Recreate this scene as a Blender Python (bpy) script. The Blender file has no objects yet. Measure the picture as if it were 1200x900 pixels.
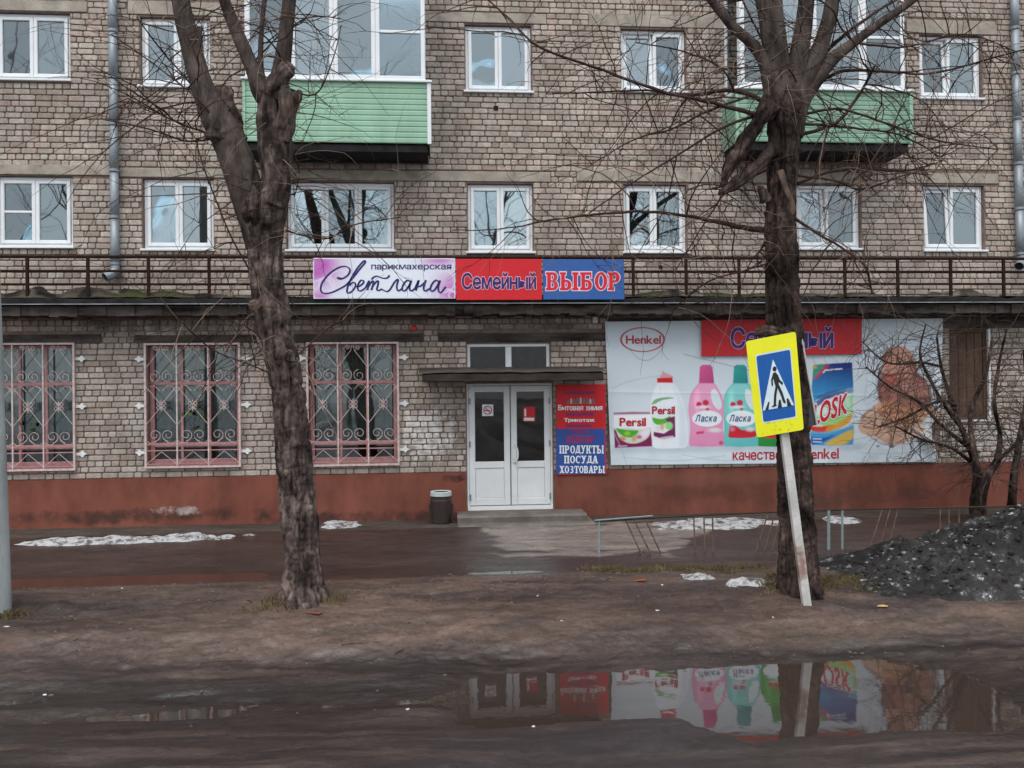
import bpy, math, random
import numpy as np
from mathutils import Vector, Matrix, noise as mnoise
random.seed(7); rng = np.random.default_rng(7)
S = bpy.context.scene; COL = S.collection
# ------------------------------------------------------------------ camera
FPX = 1040.0; CAM = Vector((0.0, -14.9, 2.65))
YAW, PITCH, ROLL = (math.radians(a) for a in (4.85, 0.186, -0.583))
_f = Vector((math.sin(YAW), math.cos(YAW), 0)); _r = Vector((math.cos(YAW), -math.sin(YAW), 0)); _u = Vector((0, 0, 1))
FW = _f*math.cos(PITCH) + _u*math.sin(PITCH); _u2 = _u*math.cos(PITCH) - _f*math.sin(PITCH)
RT = _r*math.cos(ROLL) + _u2*math.sin(ROLL); UP = _u2*math.cos(ROLL) - _r*math.sin(ROLL)
cd = bpy.data.cameras.new('camera'); co = bpy.data.objects.new('camera', cd); COL.objects.link(co)
cd.sensor_width = 36; cd.lens = 36*FPX/1200; cd.clip_end = 2000; cd.clip_start = 0.1
M = Matrix.Identity(4)
for i in range(3): M[i][0], M[i][1], M[i][2], M[i][3] = RT[i], UP[i], -FW[i], CAM[i]
co.matrix_world = M; S.camera = co
# ------------------------------------------------------------------ sky, sun, exposure (overcast spring day)
W = bpy.data.worlds.new('World'); S.world = W; W.use_nodes = True
nt = W.node_tree; nt.nodes.clear()
n_o = nt.nodes.new('ShaderNodeOutputWorld'); n_b = nt.nodes.new('ShaderNodeBackground')
n_s = nt.nodes.new('ShaderNodeTexSky'); n_s.sky_type = 'NISHITA'; n_s.sun_disc = False
SUN_EL, SUN_ROT = math.radians(62), math.radians(200)
n_s.sun_elevation = SUN_EL; n_s.sun_rotation = SUN_ROT; n_s.dust_density = 3
n_m = nt.nodes.new('ShaderNodeMix'); n_m.data_type = 'RGBA'; n_m.inputs[0].default_value = 0.8
n_c = nt.nodes.new('ShaderNodeTexNoise'); n_c.inputs['Scale'].default_value = 2.2; n_c.inputs['Detail'].default_value = 5
n_r = nt.nodes.new('ShaderNodeValToRGB')
n_r.color_ramp.elements[0].position = .3; n_r.color_ramp.elements[0].color = (6.7, 7.25, 7.6, 1)
n_r.color_ramp.elements[1].position = .75; n_r.color_ramp.elements[1].color = (7.8, 8.3, 8.6, 1)
n_t = nt.nodes.new('ShaderNodeTexCoord')
nt.links.new(n_t.outputs['Generated'], n_c.inputs['Vector']); nt.links.new(n_c.outputs[0], n_r.inputs[0])
nt.links.new(n_s.outputs[0], n_m.inputs[6]); nt.links.new(n_r.outputs[0], n_m.inputs[7])
nt.links.new(n_m.outputs[2], n_b.inputs[0]); n_b.inputs[1].default_value = 0.11
nt.links.new(n_b.outputs[0], n_o.inputs[0])
sd = bpy.data.lights.new('sun', 'SUN'); so = bpy.data.objects.new('sun', sd); COL.objects.link(so)
sd.energy = 1.2; sd.angle = math.radians(45); sd.color = (1, .97, .93)
so.rotation_euler = (math.radians(90)-SUN_EL, 0, math.radians(-20)); so.location = (0, -30, 30)
S.view_settings.view_transform = 'Standard'; S.view_settings.look = 'None'; S.view_settings.gamma = 1
S.view_settings.exposure = 0.75; S.view_settings.use_curve_mapping = False
S.cycles.max_bounces = 6; S.cycles.transparent_max_bounces = 12; S.cycles.use_denoising = True
# ------------------------------------------------------------------ pixel helpers (photo is 1200 x 900)
def ray(px, py): return RT*((px-600)/FPX) - UP*((py-450)/FPX) + FW
def P(px, py, Y=0.0):
    d = ray(px, py); return CAM + d*((Y-CAM.y)/d.y)
def G(px, py, Z=0.0):
    d = ray(px, py); return CAM + d*((Z-CAM.z)/d.z)
def rect(x0, y0, x1, y1, Y=0.0):
    a, b, c, d = P(x0, y0, Y), P(x1, y0, Y), P(x1, y1, Y), P(x0, y1, Y)
    return (a.x+d.x)/2, (b.x+c.x)/2, (c.z+d.z)/2, (a.z+b.z)/2      # X0 X1 Z0 Z1
def to_px(X, Y, Z):
    dx, dy, dz = X-CAM.x, Y-CAM.y, Z-CAM.z
    q = lambda v: dx*v.x + dy*v.y + dz*v.z
    w = q(FW); return 600 + FPX*q(RT)/w, 450 - FPX*q(UP)/w
ZB = 0.45                                                         # level of the paving at the wall
# ------------------------------------------------------------------ numpy noise
_perm = rng.permutation(512)
def vnoise(x, y, s=0):
    x = np.asarray(x, float); y = np.asarray(y, float)
    xi = np.floor(x).astype(int); yi = np.floor(y).astype(int); fx = x-xi; fy = y-yi
    fx = fx*fx*(3-2*fx); fy = fy*fy*(3-2*fy)
    h = lambda a, b: _perm[(_perm[(a+s*17) % 512] + b) % 512]/511.0
    return (h(xi, yi)*(1-fx)+h(xi+1, yi)*fx)*(1-fy) + (h(xi, yi+1)*(1-fx)+h(xi+1, yi+1)*fx)*fy
def fbm(x, y, o=4, s=0):
    t = 0; a = .5; k = 1
    for i in range(o): t = t + a*vnoise(np.asarray(x)*k+i*7.3, np.asarray(y)*k+i*3.1, s+i); a *= .5; k *= 2.03
    return t/(1-.5**o)
def sstep(a, b, x): t = np.clip((np.asarray(x, float)-a)/(b-a), 0, 1); return t*t*(3-2*t)
def lin(c):
    c = np.asarray(c, float)/255.0
    return np.where(c <= .04045, c/12.92, ((c+.055)/1.055)**2.4)
def L(r, g, b): return tuple(float(v) for v in lin((r, g, b)))
# ------------------------------------------------------------------ materials
MATS = {}
def mat(name, col, rough=.7, var=.18, scale=6., bump=0., bscale=40., metal=0., spec=None, col2=None, stretch=(1, 1, 1)):
    if name in MATS: return MATS[name]
    m = bpy.data.materials.new(name); m.use_nodes = True; MATS[name] = m
    t = m.node_tree; b = t.nodes['Principled BSDF']; ge = t.nodes.new('ShaderNodeNewGeometry')
    mp = t.nodes.new('ShaderNodeMapping'); mp.inputs['Scale'].default_value = stretch
    t.links.new(ge.outputs['Position'], mp.inputs[0])
    nz = t.nodes.new('ShaderNodeTexNoise'); nz.inputs['Scale'].default_value = scale; nz.inputs['Detail'].default_value = 6; nz.inputs['Roughness'].default_value = .65
    t.links.new(mp.outputs[0], nz.inputs['Vector'])
    cr = t.nodes.new('ShaderNodeValToRGB'); e = cr.color_ramp.elements
    c2 = col2 or tuple(min(1, c*(1+var)) for c in col); c1 = tuple(c*(1-var) for c in col)
    e[0].position = .32; e[0].color = (*c1, 1); e[1].position = .68; e[1].color = (*c2, 1)
    t.links.new(nz.outputs[0], cr.inputs[0]); t.links.new(cr.outputs[0], b.inputs['Base Color'])
    b.inputs['Roughness'].default_value = rough; b.inputs['Metallic'].default_value = metal; b.inputs['Specular IOR Level'].default_value = spec if spec is not None else (.4 if rough < .62 else .12)
    if bump:
        n2 = t.nodes.new('ShaderNodeTexNoise'); n2.inputs['Scale'].default_value = bscale; n2.inputs['Detail'].default_value = 5
        t.links.new(mp.outputs[0], n2.inputs['Vector'])
        bp = t.nodes.new('ShaderNodeBump'); bp.inputs['Strength'].default_value = bump; bp.inputs['Distance'].default_value = .02
        t.links.new(n2.outputs[0], bp.inputs['Height']); t.links.new(bp.outputs[0], b.inputs['Normal'])
    return m
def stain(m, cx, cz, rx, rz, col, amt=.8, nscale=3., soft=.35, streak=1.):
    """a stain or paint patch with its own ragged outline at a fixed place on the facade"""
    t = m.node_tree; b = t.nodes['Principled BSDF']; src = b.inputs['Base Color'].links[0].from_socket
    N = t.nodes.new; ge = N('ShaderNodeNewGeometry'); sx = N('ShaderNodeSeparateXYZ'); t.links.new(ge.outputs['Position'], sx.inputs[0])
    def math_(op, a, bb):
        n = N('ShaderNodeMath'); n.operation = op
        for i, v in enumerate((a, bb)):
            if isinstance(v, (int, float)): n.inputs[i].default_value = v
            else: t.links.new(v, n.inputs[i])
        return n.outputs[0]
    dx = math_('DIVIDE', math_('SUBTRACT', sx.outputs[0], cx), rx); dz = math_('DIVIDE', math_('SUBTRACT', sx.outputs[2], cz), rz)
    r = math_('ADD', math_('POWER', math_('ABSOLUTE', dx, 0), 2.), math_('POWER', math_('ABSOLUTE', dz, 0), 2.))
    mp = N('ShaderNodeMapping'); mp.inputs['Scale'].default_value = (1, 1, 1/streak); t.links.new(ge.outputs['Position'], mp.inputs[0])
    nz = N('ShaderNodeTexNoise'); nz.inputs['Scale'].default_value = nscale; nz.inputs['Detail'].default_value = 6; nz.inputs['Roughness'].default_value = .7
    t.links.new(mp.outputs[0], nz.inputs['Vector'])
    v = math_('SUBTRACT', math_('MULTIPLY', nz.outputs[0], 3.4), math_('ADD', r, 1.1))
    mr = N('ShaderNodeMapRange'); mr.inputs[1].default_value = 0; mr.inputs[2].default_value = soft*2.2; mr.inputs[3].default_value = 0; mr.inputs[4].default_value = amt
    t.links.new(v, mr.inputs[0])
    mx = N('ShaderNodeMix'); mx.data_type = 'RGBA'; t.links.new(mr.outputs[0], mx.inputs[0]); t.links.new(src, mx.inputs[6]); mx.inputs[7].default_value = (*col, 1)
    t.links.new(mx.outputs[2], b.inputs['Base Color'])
def brick_mat():
    m = bpy.data.materials.new('silicate_brick'); m.use_nodes = True; t = m.node_tree; b = t.nodes['Principled BSDF']; N = t.nodes.new
    ge = N('ShaderNodeNewGeometry'); oi = N('ShaderNodeObjectInfo')
    ad = N('ShaderNodeMath'); ad.operation = 'ADD'; t.links.new(ge.outputs['Random Per Island'], ad.inputs[0]); t.links.new(oi.outputs['Random'], ad.inputs[1])
    fr = N('ShaderNodeMath'); fr.operation = 'FRACT'; t.links.new(ad.outputs[0], fr.inputs[0])
    cr = N('ShaderNodeValToRGB'); els = cr.color_ramp.elements
    els[0].position = 0; els[0].color = (.355, .285, .24, 1); els[1].position = 1; els[1].color = (.59, .53, .465, 1)
    for p_, c in ((.25, (.435, .37, .322)), (.5, (.48, .423, .372)), (.6, (.45, .347, .302)), (.75, (.53, .472, .418)), (.9, (.52, .418, .358))):
        e = els.new(p_); e.color = (*c, 1)
    t.links.new(fr.outputs[0], cr.inputs[0])
    def nz(sc, lo, hi, a, bb, st=(1, 1, 1)):
        n = N('ShaderNodeTexNoise'); n.inputs['Scale'].default_value = sc; n.inputs['Detail'].default_value = 6; mp = N('ShaderNodeMapping'); mp.inputs['Scale'].default_value = st; t.links.new(ge.outputs['Position'], mp.inputs[0]); t.links.new(mp.outputs[0], n.inputs['Vector'])
        r = N('ShaderNodeMapRange'); r.inputs[1].default_value = lo; r.inputs[2].default_value = hi; r.inputs[3].default_value = a; r.inputs[4].default_value = bb
        t.links.new(n.outputs[0], r.inputs[0]); return r.outputs[0], n.outputs[0]
    def mul(c, f):
        x = N('ShaderNodeMix'); x.data_type = 'RGBA'; x.blend_type = 'MULTIPLY'; x.inputs[0].default_value = 1; t.links.new(c, x.inputs[6]); t.links.new(f, x.inputs[7]); return x.outputs[2]
    c = mul(cr.outputs[0], nz(.9, .3, .7, .68, 1.06)[0]); c = mul(c, nz(22, .3, .7, .78, 1.15)[0]); c = mul(c, nz(2.2, .35, .65, .84, 1.06, (2.2, 1, .28))[0])
    t.links.new(c, b.inputs['Base Color']); b.inputs['Roughness'].default_value = .9; b.inputs['Specular IOR Level'].default_value = .1
    bp = N('ShaderNodeBump'); bp.inputs['Strength'].default_value = .5; bp.inputs['Distance'].default_value = .006
    t.links.new(nz(70, 0, 1, 0, 1)[1], bp.inputs['Height']); t.links.new(bp.outputs[0], b.inputs['Normal'])
    MATS['brick'] = m; return m
def attr_mat(name, rough=.6, spec=.3, rough_attr=None, bump=0., bscale=30., fine=0., fscale=60.):
    m = bpy.data.materials.new(name); m.use_nodes = True; MATS[name] = m; t = m.node_tree; b = t.nodes['Principled BSDF']
    a = t.nodes.new('ShaderNodeAttribute'); a.attribute_name = 'print'; c = a.outputs['Color']
    ge = t.nodes.new('ShaderNodeNewGeometry')
    if fine:
        n = t.nodes.new('ShaderNodeTexNoise'); n.inputs['Scale'].default_value = fscale; n.inputs['Detail'].default_value = 6; n.inputs['Roughness'].default_value = .7
        t.links.new(ge.outputs['Position'], n.inputs['Vector'])
        r = t.nodes.new('ShaderNodeMapRange'); r.inputs[1].default_value = .3; r.inputs[2].default_value = .7; r.inputs[3].default_value = 1-fine; r.inputs[4].default_value = 1+fine
        t.links.new(n.outputs[0], r.inputs[0])
        x = t.nodes.new('ShaderNodeMix'); x.data_type = 'RGBA'; x.blend_type = 'MULTIPLY'; x.inputs[0].default_value = 1
        t.links.new(c, x.inputs[6]); t.links.new(r.outputs[0], x.inputs[7]); c = x.outputs[2]
    t.links.new(c, b.inputs['Base Color']); b.inputs['Roughness'].default_value = rough; b.inputs['Specular IOR Level'].default_value = spec
    if rough_attr:
        t.links.new(a.outputs['Alpha'], b.inputs['Roughness']); sm = t.nodes.new('ShaderNodeMapRange'); t.links.new(a.outputs['Alpha'], sm.inputs[0])   # wet ground is glossier
        for k, v in ((1, .2), (2, .6), (3, .7), (4, .14)): sm.inputs[k].default_value = v
        t.links.new(sm.outputs[0], b.inputs['Specular IOR Level'])
    if bump:
        n2 = t.nodes.new('ShaderNodeTexNoise'); n2.inputs['Scale'].default_value = bscale; n2.inputs['Detail'].default_value = 8; n2.inputs['Roughness'].default_value = .65
        t.links.new(ge.outputs['Position'], n2.inputs['Vector'])
        bp = t.nodes.new('ShaderNodeBump'); bp.inputs['Strength'].default_value = bump; bp.inputs['Distance'].default_value = .03
        t.links.new(n2.outputs[0], bp.inputs['Height']); t.links.new(bp.outputs[0], b.inputs['Normal'])
    return m
def glass_mat(name, tint, ior, base=.0):
    m = bpy.data.materials.new(name); m.use_nodes = True; MATS[name] = m; t = m.node_tree; t.nodes.remove(t.nodes['Principled BSDF'])
    o = t.nodes['Material Output']; tr = t.nodes.new('ShaderNodeBsdfTransparent'); tr.inputs[0].default_value = (*tint, 1)
    gl = t.nodes.new('ShaderNodeBsdfGlossy'); gl.inputs['Roughness'].default_value = .015; gl.inputs[0].default_value = (.84, .95, 1, 1)
    ge = t.nodes.new('ShaderNodeNewGeometry'); nz = t.nodes.new('ShaderNodeTexNoise'); nz.inputs['Scale'].default_value = 1.7; nz.inputs['Detail'].default_value = 1
    t.links.new(ge.outputs['Position'], nz.inputs['Vector'])
    bp = t.nodes.new('ShaderNodeBump'); bp.inputs['Strength'].default_value = .02; bp.inputs['Distance'].default_value = .1
    t.links.new(nz.outputs[0], bp.inputs['Height']); t.links.new(bp.outputs[0], gl.inputs['Normal'])
    fr = t.nodes.new('ShaderNodeFresnel'); fr.inputs[0].default_value = ior
    mx = t.nodes.new('ShaderNodeMixShader'); t.links.new(fr.outputs[0], mx.inputs[0]); t.links.new(tr.outputs[0], mx.inputs[1]); t.links.new(gl.outputs[0], mx.inputs[2])
    t.links.new(mx.outputs[0], o.inputs[0]); return m
# ------------------------------------------------------------------ mesh helpers
class MB:
    def __init__(s): s.v = []; s.f = []
    def add(s, vs, fs):
        k = len(s.v); s.v += [tuple(v) for v in vs]; s.f += [tuple(k+i for i in f) for f in fs]; return s
    def box(s, x0, x1, y0, y1, z0, z1):
        if x0 > x1: x0, x1 = x1, x0
        if y0 > y1: y0, y1 = y1, y0
        if z0 > z1: z0, z1 = z1, z0
        return s.add([(x0,y0,z0),(x1,y0,z0),(x1,y1,z0),(x0,y1,z0),(x0,y0,z1),(x1,y0,z1),(x1,y1,z1),(x0,y1,z1)],
                     [(0,3,2,1),(4,5,6,7),(0,1,5,4),(1,2,6,5),(2,3,7,6),(3,0,4,7)])
    def bbox(s, x0, x1, y0, y1, z0, z1, b=.008):
        """box with bevelled front (-y) edges"""
        return s.add([(x0,y1,z0),(x1,y1,z0),(x1,y1,z1),(x0,y1,z1),(x0,y0+b,z0),(x1,y0+b,z0),(x1,y0+b,z1),(x0,y0+b,z1),
                      (x0+b,y0,z0+b),(x1-b,y0,z0+b),(x1-b,y0,z1-b),(x0+b,y0,z1-b)],
                     [(3,2,1,0),(0,1,5,4),(1,2,6,5),(2,3,7,6),(3,0,4,7),(4,5,9,8),(5,6,10,9),(6,7,11,10),(7,4,8,11),(8,9,10,11)])
    def ring(s, x0, x1, z0, z1, w, y0, y1, wt=None, wb=None):
        wt = w if wt is None else wt; wb = w if wb is None else wb
        s.bbox(x0, x0+w, y0, y1, z0, z1); s.bbox(x1-w, x1, y0, y1, z0, z1)
        s.bbox(x0+w, x1-w, y0, y1, z1-wt, z1); s.bbox(x0+w, x1-w, y0, y1, z0, z0+wb); return s
    def tube(s, pts, radii, n=8, cap=True, rough=0., seed=0., nscale=3.):
        pts = [Vector(p) for p in pts]; m = len(pts); up = None; base = len(s.v); vs = []
        for i, p in enumerate(pts):
            t = (pts[min(i+1, m-1)]-pts[max(i-1, 0)]);
            if t.length < 1e-9: t = Vector((0, 0, 1))
            t.normalize()
            if up is None:
                up = t.orthogonal().normalized()
            else:
                up = (up - t*up.dot(t));
                up = up.normalized() if up.length > 1e-6 else t.orthogonal().normalized()
            bn = t.cross(up); r = radii[i] if hasattr(radii, '__len__') else radii
            for k in range(n):
                a = 2*math.pi*k/n; d = up*math.cos(a)+bn*math.sin(a); rr = r
                q = p+d*r
                if rough:
                    rr = r*(1+rough*(mnoise.noise(Vector((q.x*nscale+seed, q.y*nscale, q.z*nscale*.45)))*1.1 + .7*mnoise.noise(Vector((math.cos(a)*3+seed, math.sin(a)*3, q.z*1.3))) + .55*(1-2*abs(mnoise.noise(Vector((math.cos(a)*9+seed, math.sin(a)*9, q.z*2.2))))) ))
                    q = p+d*rr
                vs.append(q)
        fs = [(i*n+k, i*n+(k+1) % n, (i+1)*n+(k+1) % n, (i+1)*n+k) for i in range(m-1) for k in range(n)]
        if cap: fs += [tuple(range(n-1, -1, -1)), tuple((m-1)*n+k for k in range(n))]
        return s.add(vs, fs)
    def lathe(s, c, prof, n=24):
        vs = [(c[0]+r*math.cos(2*math.pi*k/n), c[1]+r*math.sin(2*math.pi*k/n), c[2]+z) for r, z in prof for k in range(n)]
        fs = [(i*n+k, i*n+(k+1) % n, (i+1)*n+(k+1) % n, (i+1)*n+k) for i in range(len(prof)-1) for k in range(n)]
        return s.add(vs, fs)
    def mesh(s, name):
        me = bpy.data.meshes.new(name); me.from_pydata(s.v, [], s.f); me.update(); return me
    def build(s, name, m, parent=None, smooth=False):
        me = s.mesh(name); me.materials.append(m)
        if smooth: me.polygons.foreach_set('use_smooth', [True]*len(me.polygons))
        return link(name, me, parent)
def link(name, me, parent=None, loc=None):
    o = bpy.data.objects.new(name, me); COL.objects.link(o)
    if loc is not None: o.location = loc
    if parent is not None:
        o.parent = parent
        q = parent; T = Vector((0, 0, 0))
        while q is not None: T = T+q.location; q = q.parent if q.parent is None else None
        o.matrix_parent_inverse = Matrix.Translation(parent_world(parent)).inverted()
    return o
def parent_world(o):
    return Vector(o.get('_w', (0, 0, 0)))
def thing(name, label, cat, loc, group=None):
    o = bpy.data.objects.new(name, None); COL.objects.link(o); o.location = loc; o['_w'] = tuple(loc); o.empty_display_size = .2
    return tag(o, label, cat, group)
def tag(o, label, cat, group=None):
    o['label'] = label; o['category'] = cat
    if group: o['group'] = group
    return o
def structure(o): o['kind'] = 'structure'; return o
def stuff(o): o['kind'] = 'stuff'; return o
def setcols(me, cols):
    a = me.color_attributes.new('print', 'FLOAT_COLOR', 'POINT'); a.data.foreach_set('color', np.asarray(cols, np.float32).ravel())
def grid_mesh(name, V, nu, nv):
    """V: (nv, nu, 3) array"""
    me = bpy.data.meshes.new(name); V = np.asarray(V, np.float32).reshape(-1, 3)
    i = np.arange(nu*nv).reshape(nv, nu); q = np.stack([i[:-1, :-1], i[:-1, 1:], i[1:, 1:], i[1:, :-1]], -1).reshape(-1, 4)
    me.vertices.add(len(V)); me.vertices.foreach_set('co', V.ravel()); me.loops.add(q.size); me.loops.foreach_set('vertex_index', q.ravel().astype(np.int32))
    me.polygons.add(len(q)); me.polygons.foreach_set('loop_start', np.arange(0, q.size, 4, dtype=np.int32)); me.polygons.foreach_set('loop_total', np.full(len(q), 4, np.int32))
    me.polygons.foreach_set('use_smooth', np.ones(len(q), bool)); me.update(calc_edges=True); me.validate(); return me
def catmull(pts, k=6):
    pts = [Vector(p) for p in pts]; out = []
    for i in range(len(pts)-1):
        p0, p1, p2, p3 = pts[max(i-1, 0)], pts[i], pts[i+1], pts[min(i+2, len(pts)-1)]
        for j in range(k):
            t = j/k; out.append(.5*((2*p1)+(p2-p0)*t+(2*p0-5*p1+4*p2-p3)*t*t+(3*p1-p0-3*p2+p3)*t**3))
    out.append(pts[-1]); return out
_gl = {}
def glyph(ch, off, shear):
    if (ch, off, shear) in _gl: return _gl[ch, off, shear]
    if ch == 'н': return np.array([(0, 0), (.095, 0), (.095, .546), (0, .546), (.365, 0), (.46, 0), (.46, .546), (.365, .546), (.095, .236), (.365, .236), (.365, .322), (.095, .322)]), [(0, 1, 2, 3), (4, 5, 6, 7), (8, 9, 10, 11)]
    cu = bpy.data.curves.new('t', 'FONT'); cu.body = ch; cu.offset = off; cu.shear = shear; cu.resolution_u = 4
    o = bpy.data.objects.new('t', cu); COL.objects.link(o)
    me = bpy.data.meshes.new_from_object(o.evaluated_get(bpy.context.evaluated_depsgraph_get()))
    vs = np.array([v.co[:2] for v in me.vertices]).reshape(-1, 2); fs = [tuple(p.vertices) for p in me.polygons]
    bpy.data.objects.remove(o); bpy.data.curves.remove(cu); bpy.data.meshes.remove(me); _gl[ch, off, shear] = (vs, fs); return vs, fs
def text_geo(s, off=0., shear=0., gap=.075):
    """letters set one by one with an even gap; weight comes from slightly shifted copies, each a hair in front of the other"""
    V_, F_, x = [], [], 0.
    sh = [(0, 0)] if off <= 0 else [(0, 0)]+[(off*math.cos(k*math.pi/4), off*math.sin(k*math.pi/4)) for k in range(8)]
    for i, ch in enumerate(s):
        if ch == ' ': x += .28; continue
        v, f = glyph(ch, 0., shear); lo, hi = v[:, 0].min(), v[:, 0].max()
        for q, (dx, dy) in enumerate(sh):
            k = len(V_); V_ += [(a-lo+x+dx, b+dy, q+9*(i % 2)) for a, b in v]; F_ += [tuple(k+j for j in p_) for p_ in f]
        x += hi-lo+gap
    return np.array(V_), F_
def px_text(s, box, Y, name, m, parent, off=.0, shear=0., skew=0., pos=None, warp=None, fit_off=None):
    """lettering filling the photo-pixel box on the plane Y; fit_off: letter weight that the box was measured with"""
    v0, f0 = text_geo(s, off if fit_off is None else fit_off, shear); v, fs = (v0, f0) if fit_off is None else text_geo(s, off, shear)
    lo, hi = v0.min(0)[:2], v0.max(0)[:2]; u = (v[:, :2]-lo)/(hi-lo)
    px = box[0]+(box[2]-box[0])*u[:, 0]; py = box[3]+(box[1]-box[3])*u[:, 1] + skew*(u[:, 0]-.5)
    vs = []
    for a, b, k in zip(px, py, v[:, 2]):
        y = (Y if warp is None else Y+warp(a, b))-.00009*k
        vs.append(tuple((pos or P)(a, b, y)))
    return MB().add(vs, fs).build(name, m, parent)
def ribbon2d(pts, widths):
    out = []; n = len(pts)
    L_, R_ = [], []
    for i in range(n):
        a = np.array(pts[max(i-1, 0)]); b = np.array(pts[min(i+1, n-1)]); d = b-a; d = d/(np.linalg.norm(d)+1e-9)
        nn = np.array([-d[1], d[0]]); w = widths[i]/2; p = np.array(pts[i]); L_.append(p+nn*w); R_.append(p-nn*w)
    return L_+R_, [(i, i+1, n+i+1, n+i) for i in range(n-1)]
def flat(name, polys, Y, m, parent, pos=P):
    """flat print: list of polygons in photo pixels"""
    b = MB()
    for q in polys: b.add([tuple(pos(x, y, Y)) for x, y in q], [tuple(range(len(q)))])
    return b.build(name, m, parent)
def ell(cx, cy, rx, ry, n=28, a0=0, a1=360): return [(cx+rx*math.cos(math.radians(a0+(a1-a0)*i/n)), cy+ry*math.sin(math.radians(a0+(a1-a0)*i/n))) for i in range(n)]
# ------------------------------------------------------------------ material set
BR = brick_mat()
MORTAR = mat('mortar', (.21, .15, .128), .95, .3, 8)
CONC = mat('concrete', (.22, .215, .2), .9, .3, 5, .3, 60)
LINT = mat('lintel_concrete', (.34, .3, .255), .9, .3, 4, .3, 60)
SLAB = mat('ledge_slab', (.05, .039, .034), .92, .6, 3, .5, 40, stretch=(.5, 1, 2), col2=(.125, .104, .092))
FELT = mat('roofing_felt', (.02, .019, .02), .7, .5, 6, .3, 30)
PLINTH = mat('terracotta_paint', (.185, .064, .045), .75, .28, 1.9, .15, 50, stretch=(1, 1, .5))
PVC = mat('white_pvc', (.74, .76, .78), .45, .05, 3)
PINK = mat('pink_paint', (.40, .20, .195), .6, .22, 14)
GRIL = mat('pale_pink_iron', (.56, .43, .415), .6, .28, 20)
WHT = mat('white_paint', (.72, .72, .72), .6, .1, 10)
GLASS = glass_mat('window_glass', (.74, .83, .86), 3.0); GLASS2 = [GLASS, glass_mat('pale_window_glass', (.82, .86, .86), 3.5), glass_mat('dim_window_glass', (.7, .76, .78), 2.5)]
GLASSD = glass_mat('shop_glass', (.72, .74, .73), 1.75); GLASSE = glass_mat('door_glass', (.85, .75, .72), 1.35)
SIDE = mat('mint_siding', (.27, .455, .325), .55, .13, 3, stretch=(1, 1, .3)); SIDEB = mat('dull_siding', (.2, .34, .245), .6, .2, 3, stretch=(1, 1, .3))
IRON = mat('railing_iron', (.025, .011, .009), .8, .35, 14)
ZINC = mat('zinc_pipe', (.25, .28, .31), .5, .22, 5, 0, 40, metal=.35, stretch=(1, 1, .4))
DARK = mat('dark_interior', (.24, .13, .105), .9, .2)
RUSTW = mat('weathered_sheet', (.045, .034, .03), .8, .4, 6, .4, 25, stretch=(.5, 1, 1))
BARK = mat('bark', (.03, .02, .018), .95, .5, 16, 1., 34, stretch=(1, 1, .16), col2=(.11, .082, .073))
def mottle(m, sc, lo, hi):
    t = m.node_tree; b = t.nodes['Principled BSDF']; src = b.inputs['Base Color'].links[0].from_socket; ge = t.nodes.new('ShaderNodeNewGeometry')
    n = t.nodes.new('ShaderNodeTexNoise'); n.inputs['Scale'].default_value = sc; n.inputs['Detail'].default_value = 5; t.links.new(ge.outputs['Position'], n.inputs['Vector'])
    mr = t.nodes.new('ShaderNodeMapRange'); mr.inputs[1].default_value = .35; mr.inputs[2].default_value = .65; mr.inputs[3].default_value = lo; mr.inputs[4].default_value = hi; t.links.new(n.outputs[0], mr.inputs[0])
    x = t.nodes.new('ShaderNodeMix'); x.data_type = 'RGBA'; x.blend_type = 'MULTIPLY'; x.inputs[0].default_value = 1; t.links.new(src, x.inputs[6]); t.links.new(mr.outputs[0], x.inputs[7]); t.links.new(x.outputs[2], b.inputs['Base Color'])
mottle(BARK, 2.6, .45, 1.9); mottle(BARK, 11, .6, 1.5)
BARKR = mat('dark_bark', (.014, .009, .008), .95, .5, 16, 1., 34, stretch=(1, 1, .16), col2=(.06, .042, .036))
mottle(BARKR, 2.6, .45, 2.0); mottle(BARKR, 11, .6, 1.5)
BARK2 = mat('limb_bark', (.04, .029, .026), .9, .4, 9, .7, 40, col2=(.115, .09, .08), stretch=(1, 1, .3))
mottle(BARK2, 3, .7, 1.3)
TWIG = mat('twig', (.05, .029, .024), .85, .35, 6)
PTWIG = mat('pale_twig', (.2, .14, .105), .9, .35, 6)
PALEWOOD = mat('torn_wood', (.06, .04, .032), .9, .5, 14, .8, 40, col2=(.17, .12, .095), stretch=(1, 1, .3))
CURT = mat('sheer_curtain', (.6, .63, .63), .9, .06, 3)
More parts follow.
